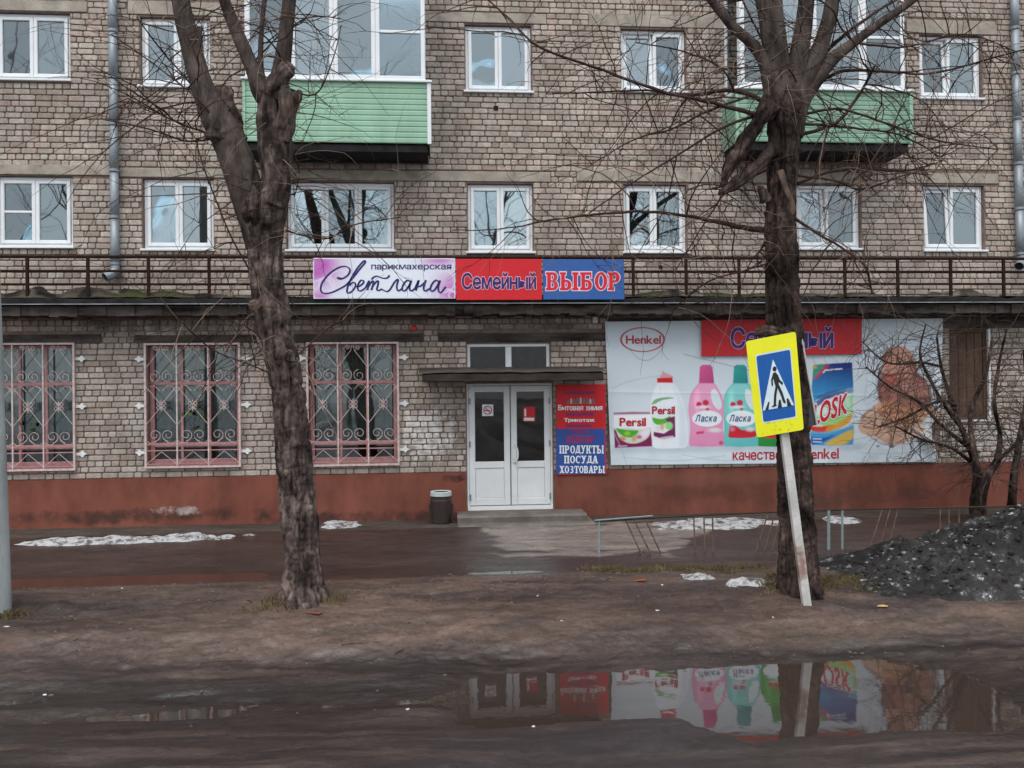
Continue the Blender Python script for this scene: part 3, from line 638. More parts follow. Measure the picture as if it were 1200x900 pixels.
# --- grilled shop windows
def shop_window(r, px_, cols):
    x0, x1, z0, z1 = r
    w = MB().ring(x0+.004, x1-.004, z0+.004, z1-.004, .07, .1, .17, .05, .09)
    zt = z0+(z1-z0)*.68; zl = z0+(z1-z0)*.16
    w.bbox(x0+.074, x1-.074, .105, .165, zt-.03, zt+.03); w.bbox(x0+.074, x1-.074, .105, .165, zl-.02, zl+.05)
    W_ = w.build('window', PINK, BLD)
    for k in range(cols):
        a = x0+.074+(x1-x0-.148)*k/cols; b_ = x0+.074+(x1-x0-.148)*(k+1)/cols
        if k: MB().bbox(a-.022, a+.022, .108, .16, z0+.094, z1-.054).build('mullion', PINK, W_)
        g = .022
        for za, zb in ((zt+.03, z1-.054), (zl+.05, zt-.03), (z0+.094, zl-.02)):
            MB().box(a+g+.001, b_-g-.001, .135, .139, za+.001, zb-.001).build('pane', GLASSD, W_)
    MB().bbox(x0-.03, x1+.03, -.05, .1, z0-.05, z0+.002, .006).build('sill', PINK, W_)
    # grille, standing 9 cm off the wall
    Yg_ = -.075; gx0, gx1, gz0, gz1 = x0-.012, x1+.012, z0-.02, z1+.01
    g = MB()
    for (a, b_) in (((gx0, gz0), (gx1, gz0)), ((gx0, gz1), (gx1, gz1)), ((gx0, gz0), (gx0, gz1)), ((gx1, gz0), (gx1, gz1))):
        if a[1] == b_[1]: g.box(a[0]-.016, b_[0]+.016, Yg_-.014, Yg_+.014, a[1]-.016, a[1]+.016)
        else: g.box(a[0]-.016, a[0]+.016, Yg_-.0145, Yg_+.0145, a[1]+.016, b_[1]-.016)
    GR = g.build('window_grille', GRIL, BLD)
    hz = gz0+(gz1-gz0)*.135
    for zz in (hz, gz0+(gz1-gz0)*.185, gz0+.05): MB().box(gx0+.017, gx1-.017, Yg_-.008, Yg_+.008, zz-.009, zz+.009).build('bar', PINK, GR)
    for k in range(1, 3):
        xx = gx0+(gx1-gx0)*k/3; MB().box(xx-.011, xx+.011, Yg_-.012, Yg_+.012, gz0+.017, gz1-.017).build('bar', GRIL, GR)
    for k in range(3):
        a, b_ = gx0+(gx1-gx0)*k/3, gx0+(gx1-gx0)*(k+1)/3; c = (a+b_)/2; hw = (b_-a)/2; s = MB(); H = gz1-gz0
        tb = lambda pts, rr=.0055: s.tube([(x_, Yg_, z_) for x_, z_ in pts], rr, 5)
        zf = lambda t: gz0+H*t
        tb([(a, zf(.02)), (c, zf(.125)), (b_, zf(.02))]); s.build('cross_bar', GRIL, GR); s = MB()
        zc = zf(.5)
        for sg in (-1, 1):
            e = a if sg < 0 else b_
            tb([(e, zf(.66)), (c+sg*.035, zc+.055), (c+sg*.02, zc+.02)]); tb([(e, zf(.34)), (c+sg*.035, zc-.055), (c+sg*.02, zc-.02)])
            tb([(e, zf(.8)), (c+sg*.03, zf(.94)), (c+sg*.01, zf(.985))])
            # top curls, belly scrolls, lower scrolls
            for (cx_, cz_, r0, turn, st) in ((c+sg*hw*.34, zf(.965), .042, 1.6, 180), (c+sg*hw*.42, zf(.735), .10, 1.35, 90), (c+sg*hw*.42, zf(.26), .10, 1.35, -90)):
                pts = []
                for q in range(22):
                    t = q/21; an = math.radians(st)+sg*turn*2*math.pi*t*(1 if st != -90 else -1); rr = r0*(1-.72*t); pts.append((cx_+rr*math.cos(an), cz_+rr*math.sin(an)))
                tb(pts, .005)
            tb([(e, zf(.6)), (e-sg*hw*.25, zf(.655)), (e-sg*hw*.55, zf(.665)), (c+sg*.02, zf(.62))], .005)
            tb([(e, zf(.22)), (e-sg*hw*.25, zf(.195)), (e-sg*hw*.6, zf(.2)), (c+sg*.02, zf(.24))], .005)
            # rosette petals
            for up in (-1, 1):
                tb([(c+sg*(.04+.03*math.cos(q*.63)), zc+up*(.035+.028*math.sin(q*.63))) for q in range(11)], .005)
        tb([(c, zc-.09), (c, zc+.09)], .007)
        s.build('scrollwork', GRIL, GR)
    for t in (.12, .5, .88):
        for sg, e in ((-1, gx0), (1, gx1)):
            zz = gz0+(gz1-gz0)*t; u = lambda d, h: (e+sg*d, Yg_+.03, zz+h)
            o = [(.012, -.022), (.08, -.025), (.1, -.05), (.125, -.05), (.14, -.022), (.185, 0), (.14, .022), (.125, .05), (.1, .05), (.08, .025), (.012, .022)]
            f_ = [u(d, h) for d, h in o]; bk = [(x_, y_+.012, z_) for x_, y_, z_ in f_]; n = len(o)
            MB().add(f_+bk, [tuple(range(n)), tuple(range(2*n-1, n-1, -1))]+[(i, i+n, (i+1) % n+n, (i+1) % n) for i in range(n)]).box(e+sg*.11, e+sg*.125, Yg_+.04, .0, zz-.008, zz+.008).build('bracket', WHT, GR)
for r, w in zip(R1, W1): shop_window(r, w, 3)
# --- entrance: transom window, canopy, doors, steps
x0, x1, z0, z1 = RTR
tw = MB().ring(x0+.004, x1-.004, z0+.004, z1-.004, .055, .06, .13).bbox((x0+x1)/2-.05, (x0+x1)/2+.05, .055, .128, z0+.06, z1-.06).build('window', PVC, BLD)
for a, b_ in ((x0+.06, (x0+x1)/2-.05), ((x0+x1)/2+.05, x1-.06)): MB().box(a, b_, .09, .095, z0+.055, z1-.055).build('pane', GLASSE, tw)
cx0, cx1, cz0, cz1 = rect(495, 437, 707, 446, -.8)
ca = MB(); nn = 60; vs = []
for i in range(nn+1):
    x = cx0+(cx1-cx0)*i/nn; d = .012*mnoise.noise((x*2, 5, 0))+.01*mnoise.noise((x*7, 8, 0))
    vs += [(x, -.002, cz1+.1), (x, -.78, cz1+d), (x, -.82, cz1-.02+d), (x, -.815, cz0+d*.8), (x, -.77, cz0-.012), (x, -.002, cz0+.01)]
fs = [(6*i+k, 6*i+k+1, 6*i+k+7, 6*i+k+6) for i in range(nn) for k in range(5)]+[tuple(range(6)), tuple(6*nn+k for k in range(5, -1, -1))]
CAN = ca.add(vs, fs).build('door_canopy', RUSTW, BLD)
sh = MB(); vs = []
for i in range(nn+1):
    x = cx0-.06+(cx1-cx0+.12)*i/nn; d = .02*mnoise.noise((x*2.4, 15, 0)); vs += [(x, -.83, cz1+.012+d), (x, -.4, cz1+.06+d), (x, -.002, cz1+.115)]
sh.add(vs, [(3*i+k, 3*i+k+3, 3*i+k+4, 3*i+k+1) for i in range(nn) for k in range(2)]).build('cover_sheet', mat('old_felt', (.07, .056, .05), .85, .4, 5, .4, 30), CAN)
x0, x1, z0, z1 = RD; xm = (x0+x1)/2
FR = MB(); FR.bbox(x0+.002, x0+.04, .03, .12, z0, z1-.002); FR.bbox(x1-.04, x1-.002, .03, .12, z0, z1-.002); FR.bbox(x0+.04, x1-.04, .03, .12, z1-.04, z1-.002); FR.box(x0+.01, x1-.01, .0, .14, z0-.05, z0+.018)
FR = FR.build('door_frame', PVC, BLD)
DOORW = mat('door_pvc', (.70, .71, .72), .4, .07, 2)
def door(a, b_, hand):
    D = MB().ring(a, b_, z0+.03, z1-.045, .1, .02, .085, .1, .12)
    zm = P(570, 545).z; D.bbox(a+.1, b_-.1, .02, .085, zm-.055, zm+.055)
    D = D.build('door', DOORW, BLD)
    MB().box(a+.098, b_-.098, .05, .055, zm+.05, z1-.14).build('pane', GLASSE, D); MB().bbox(a+.098, b_-.098, .04, .07, z0+.148, zm-.053, .012).build('panel', DOORW, D)
    if hand:
        h = MB().tube(catmull([(a+.06, .02, P(608, 542).z), (a+.06, -.045, P(608, 541).z), (a+.1, -.06, P(608, 536).z), (a+.1, -.06, P(608, 527).z), (a+.06, -.045, P(608, 521).z), (a+.06, .02, P(608, 520).z)], 5), .014, 8); h.bbox(a+.025, a+.09, .005, .02, P(608, 543).z, P(608, 518).z, .004); h.build('handle', WHT, D, True)
    hx = b_-.012 if hand else a+.012
    for q in (470, 520, 582): zz = P(600, q).z; MB().tube([(hx, .012, zz-.05), (hx, .012, zz+.05)], .013, 8).build('hinge', ZINC, D)
    return D
xg = P(598.5, 520).x
D1 = door(x0+.042, xg-.008, False); D2 = door(xg+.008, x1-.042, True)
RED = mat('print_red', L(205, 25, 38), .5, .06); BLUE = mat('print_blue', L(48, 92, 160), .5, .08); NAVY = mat('print_navy', L(40, 34, 104), .5, .05); WPR = mat('print_white', L(228, 232, 236), .5, .04)
# stickers on the door glass
flat('sticker', [[(565, 474), (578, 474), (578, 487.5), (565, 487.5)]], .046, WPR, D1)
rg = [[(571.5+5.2*math.cos(a), 480.7+5.2*math.sin(a)), (571.5+5.2*math.cos(a+.3), 480.7+5.2*math.sin(a+.3)), (571.5+4.1*math.cos(a+.3), 480.7+4.1*math.sin(a+.3)), (571.5+4.1*math.cos(a), 480.7+4.1*math.sin(a))] for a in [i*.2992 for i in range(21)]]
flat('no_smoking_ring', rg+[[(567.6, 477.4), (568.4, 476.8), (575.4, 483.9), (574.6, 484.6)]], .044, RED, D1)
flat('cigarette_mark', [[(567.8, 480.4), (574, 480.4), (574, 481.7), (567.8, 481.7)]], .0452, mat('print_black', (.02, .02, .022), .5), D1)
flat('sticker', [[(613, 477), (627, 476.5), (627, 494), (613, 494)]], .046, RED, D2); flat('sticker_mark', [[(614, 489.5), (626, 489.5), (626, 493), (614, 493)], [(614.5, 479), (616.5, 479), (616.5, 488), (614.5, 488)]], .044, WPR, D2)
STEP = mat('step_concrete', (.145, .125, .11), .9, .3, 4, .4, 40)
def slab(px0, px1, yf, zt, zb, name):
    a, b_ = P(px0, 605, yf).x, P(px1, 605, yf).x; m = MB(); n = 30; vs = []
    for i in range(n+1):
        x = a+(b_-a)*i/n; d = .012*mnoise.noise((x*3, zt*5, 2)); vs += [(x, -.042, zt), (x, yf+.03+d, zt), (x, yf+d, zt-.03), (x, yf+.006+d, zb)]
    m.add(vs, [(4*i+k, 4*i+k+1, 4*i+k+5, 4*i+k+4) for i in range(n) for k in range(3)]+[(3, 2, 1, 0), tuple(4*n+k for k in range(4))])
    return m.build(name, STEP, BLD)
zd = z0-.052
slab(536, 688, -.62, zd, zd-.13, 'step'); slab(537, 698, -.86, zd-.115, ZB-.2, 'step')
MB().box(RD[0]-.0, RD[1], -.043, .2, ZB-.3, zd+.001).build('threshold', mat('threshold_paint', (.16, .05, .04), .8), BLD)
# small fittings: alarm beacon, camera box, vent hole
p_ = P(485, 384); MB().lathe((p_.x, -.06, p_.z), [(.0, -.045), (.05, -.045), (.055, 0), (.03, .035), (0, .045)], 12).build('alarm_beacon', mat('beacon_red', (.75, .06, .07), .3), BLD, True)
p_ = P(697, 375); MB().bbox(p_.x-.04, p_.x+.04, -.07, .01, p_.z-.055, p_.z+.055).build('alarm_box', WHT, BLD)
p_ = P(581, 127); MB().box(p_.x-.038, p_.x+.038, -.016, .02, p_.z-.04, p_.z+.04).build('vent_hole', FELT, BLD)
p_ = P(774, 313); MB().box(p_.x-.03, p_.x+.03, -.016, .02, p_.z-.03, p_.z+.03).build('vent_hole', FELT, BLD)
# --- curtains and plants behind the glass
def curtain(r, fx0, fx1, label, y=.45, fz=0., m=CURT):
    x0, x1, z0, z1 = r; a, b_ = x0+(x1-x0)*fx0, x0+(x1-x0)*fx1; nu, nv = 60, 6
    U, V = np.meshgrid(np.linspace(a, b_, nu), np.linspace(z0+(z1-z0)*fz-.1, z1-.02, nv)); Yc = y+.03*np.sin(U*34+np.sin(U*9))*(1-.3*(V-z0)/(z1-z0))
    me = grid_mesh('curtain', np.stack([U, Yc, V], -1), nu, nv); me.materials.append(m); o = link('curtain', me); tag(o, label, 'curtain'); return o
curtain(R2[1], .02, .98, 'white sheer curtain filling the window left of the forked tree, above the ledge')
curtain(R2[2], .36, .98, 'pale curtain behind the triple window above the pink sign')
curtain(R3[3], .04, .96, 'pale curtain added to brighten the top row window left of the right tree', .34); curtain(R3[4], .05, .95, 'pale curtain added to brighten the top row window by the right drainpipe', .34); curtain(R3[1], .05, .95, 'pale curtain added to brighten the top window behind the left limb of the forked tree', .34)  # curtains put in behind these panes to brighten them
curtain(R2[0], .5, .98, 'pale curtain added to brighten the right half of the leftmost window over the ledge', .34); curtain(R2[3], .03, .97, 'white curtain added to brighten the window above the red sign', .34); curtain(R2[4], .03, .97, 'pale curtain added to brighten the window above the right end of the signs', .34); curtain(R2[5], .03, .97, 'pale curtain added to brighten the window just right of the right tree', .34); curtain(R2[6], .03, .97, 'pale curtain added to brighten the ledge row window nearest the right drainpipe', .34)  # added as well, pale cloth that lifts the dark panes
curtain(R3[2], .3, .5, 'narrow pale curtain strip in the window beside the left green balcony')
curtain(R3[0], .03, .5, 'pale curtain in the left half of the top left window')
curtain((bb1[0], bb1[1], bb1[3], bb1[3]+1.4), .35, .62, 'pale striped curtain inside the left glazed balcony', -.45)
curtain((bb2[0], bb2[1], bb2[3], bb2[3]+1.4), .05, .22, 'white curtain inside the right glazed balcony', -.45)
GTUL = mat('added_grey_tulle', (.34, .39, .36), .9, .2, 2)  # tulle sheets added behind the shop panes to lighten them
for r_, lab in zip(R1, ('grey tulle curtain added to lighten the leftmost grilled window', 'grey tulle curtain added to lighten the middle grilled window', 'grey tulle curtain added to lighten the grilled window nearest the door')): curtain(r_, .04, .96, lab, .37, .2, GTUL)
LEAF = mat('houseplant_leaf', (.06, .12, .03), .5, .4, 10); POT = mat('clay_pot', (.3, .14, .09), .8)
def potted_plant(px_, py_, r, label):
    p_ = P(px_, py_, .25); T = thing('potted_plant', label, 'plant', (p_.x, .25, p_.z-.12)); z_ = p_.z-.12
    MB().lathe((p_.x, .25, z_), [(.001, 0), (.06, 0), (.085, .14), (.09, .15), (.078, .15), (.07, .12), (.001, .12)], 16).build('pot', POT, T)
    m = MB()
    for i in range(90):
        d = Vector((random.gauss(0, 1), random.gauss(0, .5), random.gauss(.3, .8))).normalized(); c = Vector((p_.x, .25, z_+.14+r*.8))+d*r*random.random()**.5
        a_ = d.orthogonal().normalized()*.035; b2 = d.cross(a_)*1.7; m.add([c-a_, c-b2*.7, c+a_, c+b2], [(0, 1, 2, 3)])
    for i in range(8): m.tube([(p_.x, .25, z_+.1), (p_.x+random.gauss(0, .4)*r, .33, z_+.14+r*1.2)], .004, 4)
    m.build('foliage', LEAF, T)
potted_plant(40, 510, .24, 'green houseplant behind the leftmost grilled window'); potted_plant(228, 505, .28, 'leafy houseplant behind the middle grilled window')
potted_plant(384, 508, .14, 'small houseplant behind the grilled window nearest the door')
# ================================================================== SIGNS
def board(name, px0, py0, px1, py1, Y, m, label, th=.04, frame=None):
    x0, x1, z0, z1 = rect(px0, py0, px1, py1, Y); T = thing(name, label, 'sign', ((x0+x1)/2, Y, z0))
    MB().bbox(x0, x1, Y, Y+th, z0, z1, .004).build('panel', m, T); return T
SY = -.70
PALE = mat('sign_pale', L(222, 226, 238), .45, .04)
t1 = board('shop_sign', 367, 302.5, 533.5, 350, SY, PALE, 'white and purple hairdresser sign with dark blue script lettering, on the ledge railing')
# gradient print of the hairdresser sign
nu, nv = 200, 60; U, V = np.meshgrid(np.linspace(368, 532.5, nu), np.linspace(303.5, 349, nv))
A = np.maximum(np.exp(-(((U-372)/28)**2+((V-312)/26)**2)), .9*np.exp(-(((U-532)/22)**2+((V-344)/26)**2))); A = np.maximum(A, .8*np.exp(-(((U-515)/22)**2+((V-305)/7)**2))); A = np.maximum(A, .8*np.exp(-(((U-375)/12)**2+((V-347)/10)**2)))
A = np.clip(A*1.1, 0, 1)*(.85+.15*vnoise(U*.12, V*.12, 4))
Cp = mixc(np.zeros(U.shape+(3,))+lin((226, 232, 242)), lin((186, 84, 178)), A)
for (cx_, cy_, rr, w) in ((383, 333, 9, 1.3), (378, 340, 14, 1.2), (398, 328, 12, 1.0), (524, 350, 12, 1.4), (519, 330, 14, 1), (531, 346, 5, 1)):
    Cp = mixc(Cp, lin((226, 214, 240)), np.exp(-((np.hypot(U-cx_, (V-cy_)*1.1)-rr)/w)**2)*.8)
PV = np.array([tuple(P(a, b_, SY-.0015)) for a, b_ in zip(U.ravel(), V.ravel())])
me = grid_mesh('print', PV, nu, nv); setcols(me, np.concatenate([Cp.reshape(-1, 3), np.full((U.size, 1), .5)], 1)); PRINT = attr_mat('printed_vinyl', .45, .35); me.materials.append(PRINT); link('print', me, t1)
px_text('парикмахерская', (435, 310, 529, 317.6), SY-.004, 'lettering', NAVY, t1, .014)
script = [[(250,188),(215,182),(225,192),(255,186),(290,160),(300,125),(272,104),(220,112),(150,160),(105,220),(95,268),(118,293),(170,287),(230,260),(272,236)],
 [(272,236),(320,185),(375,115),(408,75),(400,64),(365,100),(325,160),(292,225),(280,275),(288,290),(315,278),(338,245),(335,218),(310,222),(300,240)],
 [(338,245),(365,243),(393,222),(396,204),(376,203),(357,235),(358,268),(378,275),(410,254)],
 [(410,254),(436,205),(424,270)], [(427,250),(452,212),(466,208),(462,235),(452,270)], [(455,250),(485,212),(500,206),(497,235),(490,262),(500,273),(525,262)],
 [(452,195),(470,178),(495,172),(525,184),(560,185),(580,165)],
 [(522,262),(548,276),(564,279),(585,262),(610,220),(632,196),(640,200),(630,240),(634,268),(645,274),(668,258)],
 [(728,212),(708,200),(682,222),(668,255),(676,275),(695,268),(718,235),(732,203),(720,245),(724,270),(736,274),(758,258)],
 [(758,258),(785,200),(764,274)], [(768,245),(795,242),(822,220),(836,200)], [(836,200),(820,245),(822,270),(836,274),(862,258)],
 [(926,212),(906,200),(880,224),(866,258),(875,277),(895,268),(918,235),(934,203),(922,245),(924,274),(940,286),(975,246)]]
m = MB()
for st in script:
    c = catmull([(a, b_, 0) for a, b_ in st], 6); pts = [(360+p_.x/6, 295+p_.y/6) for p_ in c]
    ws = [1.25+1.1*abs(math.sin(math.atan2(pts[min(i+1, len(pts)-1)][1]-pts[max(i-1, 0)][1], pts[min(i+1, len(pts)-1)][0]-pts[max(i-1, 0)][0])-.35)) for i in range(len(pts))]
    v, f_ = ribbon2d(pts, ws); m.add([tuple(P(a, b_, SY-.004-.0002*script.index(st))) for a, b_ in v], f_)
m.build('lettering', NAVY, t1)
t2 = board('shop_sign', 534.5, 303.5, 635, 351.5, SY, RED, 'red sign with dark blue lettering between the pale and the blue sign')
px_text('Семейный', (541, 319, 628.5, 339.5), SY-.002, 'lettering_outline', mat('outline_pink', L(235, 170, 190), .5, .04), t2, .055, fit_off=.03)
px_text('Семейный', (541, 319, 628.5, 339.5), SY-.004, 'lettering', NAVY, t2, .02, fit_off=.03)
t3 = board('shop_sign', 636.5, 304, 731.5, 351, SY, BLUE, 'blue sign with red slab lettering at the right end of the signs')
# slab lettering, built from stems, bars and bowls on a unit cell
def slabs(ch, grow=0.):
    t, h = .27+grow*2, .15+grow*2; q = []; R_ = lambda x0, x1, y0, y1: q.append([(x0-grow, y0-grow), (x1+grow, y0-grow), (x1+grow, y1+grow), (x0-grow, y1+grow)])
    def stem(x, y0=0, y1=1, top=True, bot=True):
        R_(x, x+.27, y0, y1)
        if top: R_(x-.09, x+.36, y1-.13, y1)
        if bot: R_(x-.09, x+.36, y0, y0+.13)
    def bowl(cx, cy, rx, ry, a0, a1, wx=.27, wy=.14, n=14):
        for i in range(n):
            b0, b1_ = math.radians(a0+(a1-a0)*i/n), math.radians(a0+(a1-a0)*(i+1)/n)
            q.append([(cx+(rx+grow)*math.cos(b0), cy+(ry+grow)*math.sin(b0)), (cx+(rx+grow)*math.cos(b1_), cy+(ry+grow)*math.sin(b1_)), (cx+(rx-wx-grow)*math.cos(b1_), cy+(ry-wy-grow)*math.sin(b1_)), (cx+(rx-wx-grow)*math.cos(b0), cy+(ry-wy-grow)*math.sin(b0))])
    def diag(xa, ya, xb, yb, w=.26): q.append([(xa-grow, ya-grow), (xa+w+grow, ya-grow), (xb+w+grow, yb+grow), (xb-grow, yb+grow)])
    w = .95
    if ch == 'В': stem(.08); bowl(.5, .74, .34, .26, -90, 90); bowl(.5, .27, .38, .27, -90, 90); R_(.3, .5, .86, 1); R_(.3, .5, 0, .14); R_(.3, .5, .47, .55)
    elif ch in 'ЬЫ':
        stem(.08); bowl(.48, .29, .36, .29, -90, 90); R_(.3, .48, 0, .14); R_(.3, .48, .45, .58)
        if ch == 'Ы': stem(1.0); w = 1.42
    elif ch == 'Б': stem(.08); bowl(.5, .29, .36, .29, -90, 90); R_(.3, .5, 0, .14); R_(.3, .5, .45, .58); R_(.3, .82, .86, 1); R_(.72, .82, .68, .9)
    elif ch == 'О': bowl(.5, .5, .46, .5, 0, 360, .26, .13, 26)
    elif ch == 'С': bowl(.5, .5, .46, .5, 45, 315, .26, .13, 22); R_(.78, .9, .66, .96)
    elif ch == 'Р': stem(.08); bowl(.5, .71, .36, .29, -90, 90); R_(.3, .5, .86, 1); R_(.3, .5, .42, .55)
    elif ch == 'П': stem(.08); stem(.62); R_(.3, .65, .86, 1)
    elif ch == 'Т': stem(.36, top=False); R_(.02, .98, .86, 1); R_(.02, .12, .66, .88); R_(.88, .98, .66, .88)
    elif ch == 'К': stem(.08); diag(.38, .45, .66, 1); diag(.66, 0, .36, .55); R_(.56, .98, .88, 1); R_(.58, 1.0, 0, .12)
    elif ch == 'У': diag(.3, .05, .64, 1, .2); diag(.42, .38, .06, 1, .27); R_(-.02, .42, .88, 1); R_(.58, .96, .88, 1); R_(.1, .45, 0, .14)
    elif ch == 'А': diag(.04, 0, .36, 1, .2); diag(.62, 0, .36, 1, .3); R_(.25, .7, .26, .38); R_(-.04, .36, 0, .12); R_(.54, 1.0, 0, .12)
    elif ch == 'Д': diag(.12, .1, .34, 1, .18); stem(.56, .1, 1, top=False, bot=False); R_(.3, .86, .86, 1); R_(-.02, 1.0, .06, .2); R_(-.02, .1, -.1, .1); R_(.88, 1.0, -.1, .1)
    elif ch == 'Х': diag(.04, 0, .62, 1, .22); diag(.6, 0, .06, 1, .3); R_(-.04, .36, .88, 1); R_(.58, .98, .88, 1); R_(-.04, .36, 0, .12); R_(.56, 1.0, 0, .12)
    elif ch == 'З': bowl(.45, .74, .38, .26, -90, 140); bowl(.45, .27, .42, .27, -140, 90); R_(.3, .46, .47, .55)
    return q, w+.08
def slab_text(s, box, Y, name, m, parent, grow=0., pos=P):
    polys = []; x = 0
    for ch in s:
        if ch == ' ': x += .5; continue
        q, w = slabs(ch, grow); polys += [[(x+a, b_) for a, b_ in pl_] for pl_ in q]; x += w
    b = MB(); y = Y
    for i, pl_ in enumerate(polys):
        # strokes of a letter overlap: step each by a hair so no two lie in one plane
        yy = Y-.00004*i
        b.add([tuple(pos(box[0]+(box[2]-box[0])*a/x, box[3]+(box[1]-box[3])*b_, yy)) for a, b_ in pl_], [tuple(range(len(pl_)))])
    return b.build(name, m, parent)
REDL = mat('letter_red', L(214, 30, 48), .5, .05)
slab_text('ВЫБОР', (640, 319, 729, 340), SY-.002, 'lettering_outline', mat('outline_pink2', L(230, 205, 222), .5, .04), t3, .06)
slab_text('ВЫБОР', (640, 319, 729, 340), SY-.005, 'lettering', REDL, t3)
# struts that carry the signs
for T, q in ((t1, (380, 450, 520)), (t2, (545, 620)), (t3, (650, 720))):
    for px_ in q: p_ = P(px_, 350, SY); MB().box(p_.x-.012, p_.x+.012, SY+.042, SY+.075, zfe1-.01, P(600, 304, SY).z).build('strut', IRON, T)
# goods board beside the door
GY_ = -.06
t4 = board('goods_board', 652.5, 450.5, 710, 556, GY_, RED, 'tall red and blue board listing goods, right of the shop door', .02)
PB = P
def PB(px_, py_, Y): return P(px_+(py_-450)*.012, py_, Y)
flat('lower_field', [[(651.5, 502.5), (709, 502.5), (709.2, 555.5), (651.8, 555.5)]], GY_-.001, mat('board_blue', L(44, 76, 150), .5, .08), t4)
PURP = mat('faded_purple', L(140, 34, 92), .5, .12)
for q in ([(663, 459), (697, 458.5), (697, 462), (663, 462.5)], [(663, 484), (696, 483.5), (696, 487), (663, 487.5)], [(664, 497.5), (693, 497.5), (693, 501), (664, 501)], [(670, 504.5), (690, 504.5), (690, 507.5), (670, 507.5)]): flat('faded_line', [q], GY_-.002, PURP, t4)
px_text('Бытовая', (654, 474.5, 683.5, 481), GY_-.003, 'lettering', WPR, t4, .03); px_text('химия', (686.5, 476, 706, 481), GY_-.003, 'lettering', WPR, t4, .03)
px_text('Трикотаж', (661, 490, 697, 495.5), GY_-.003, 'lettering', WPR, t4, .035)
slab_text('ВЫБОР', (664, 510.5, 697, 519), GY_-.003, 'lettering', mat('faded_red', L(170, 35, 75), .5, .1), t4)
for s_, bx in (('ПРОДУКТЫ', (655.5, 522, 708.5, 531.5)), ('ПОСУДА', (661, 534, 701, 543)), ('ХОЗТОВАРЫ', (656, 546, 709.5, 554.5))): slab_text(s_, bx, GY_-.003, 'lettering', WPR, t4)
PKC = [mat('pack_teal', L(70, 120, 110), .5), mat('pack_white', L(180, 185, 180), .5), mat('pack_grey', L(110, 110, 120), .5)]
for i, (a, h) in enumerate(((664, 3), (668, 5), (671.5, 4), (675, 5.5), (679, 6), (683, 5), (687, 6), (690.5, 4.5), (694, 5))):
    flat('goods_picture', [[(a, 473), (a+2.8, 473), (a+2.5, 473-h), (a+1.9, 473-h-1.3), (a+.8, 473-h-1.3), (a+.3, 473-h)]], GY_-.0025, PKC[i % 3], t4)
# --- the big advertising banner
BNY = -.075
def bwave(px_, py_):
    u, v = np.asarray(px_, float), np.asarray(py_, float)
    w = .018*(fbm(u*.018, v*.03, 3, 81)-.5) + .012*np.exp(-((v-538)/14)**2)*(vnoise(u*.09, v*.04, 83)-.5)*2
    crumple = np.exp(-(((u-1060)/50)**2+((v-500)/45)**2)); w = w+crumple*.05*(fbm(u*.06, v*.07, 3, 88)-.5) + .004*(fbm(u*.05+v*.04, v*.05-u*.05, 2, 90)-.5)
    for cx_ in (775, 842, 905, 968, 1034): w = w-.007*np.exp(-np.abs(u-cx_-.02*(v-460))/1.8)
    w = w-.006*np.exp(-np.abs(v-462-.015*(u-900))/1.6)
    return w
def bxy(u, v):
    return (709+(716-709)*v)*(1-u)+(1105+(1101-1105)*v)*u, (377+(373-377)*u)*(1-v)+(545+(541-545)*u)*v
nu, nv = 600, 256; U, V = np.meshgrid(np.linspace(0, 1, nu), np.linspace(0, 1, nv)); QX, QY = bxy(U, V)
cp = np.zeros(U.shape+(3,))+lin((204, 214, 222)); cp = cp*(.95+.1*fbm(QX*.03, QY*.03, 3, 91))[..., None]
def sdpoly(pts):
    p_ = np.array(pts, float); d = np.full(QX.shape, 1e9); s = np.ones(QX.shape); j = len(p_)-1
    bx0, by0, bx1, by1 = p_[:, 0].min()-3, p_[:, 1].min()-3, p_[:, 0].max()+3, p_[:, 1].max()+3
    msk = (QX > bx0) & (QX < bx1) & (QY > by0) & (QY < by1); x = QX[msk]; y = QY[msk]
    if not len(x): return d
    dd = np.full(x.shape, 1e9); ss = np.ones(x.shape)
    for i in range(len(p_)):
        ex, ey = p_[j]-p_[i]; wx, wy = x-p_[i][0], y-p_[i][1]; t = np.clip((wx*ex+wy*ey)/(ex*ex+ey*ey+1e-9), 0, 1)
        dd = np.minimum(dd, (wx-ex*t)**2+(wy-ey*t)**2)
        c1 = y >= p_[i][1]; c2 = y < p_[j][1]; c3 = ex*wy > ey*wx; flip = (c1 & c2 & c3) | (~c1 & ~c2 & ~c3); ss = np.where(flip, -ss, ss); j = i
    d[msk] = ss*np.sqrt(dd); return d
def smooth(pts, k=5): return [(p_.x, p_.y) for p_ in catmull([(a, b_, 0) for a, b_ in list(pts)+[pts[0]]], k)][:-1]
def paint(pts, col, a=1., soft=.5, inside=None, col2=None, grad=None):
    """one printed shape; col2/grad: a printed colour blend between two pixel points"""
    global cp
    d = sdpoly(pts); al = np.clip(.5-d/(2*soft), 0, 1)*a
    if inside is not None: al = al*np.clip(.5-inside, 0, 1)
    c = np.zeros(cp.shape)+lin(col)
    if col2 is not None:
        (xa, ya), (xb, yb) = grad; t = np.clip(((QX-xa)*(xb-xa)+(QY-ya)*(yb-ya))/((xb-xa)**2+(yb-ya)**2), 0, 1)[..., None]; c = lin(col)*(1-t)+lin(col2)*t
    cp = cp*(1-al[..., None])+c*al[..., None]
def soft_ell(cx_, cy_, rx, ry, col, a=.8, k=1.):
    global cp
    al = a*np.clip(1.6*np.exp(-(((QX-cx_)/rx)**2+((QY-cy_)/ry)**2)**k)-.3, 0, 1); cp = cp*(1-al[..., None])+lin(col)*al[..., None]
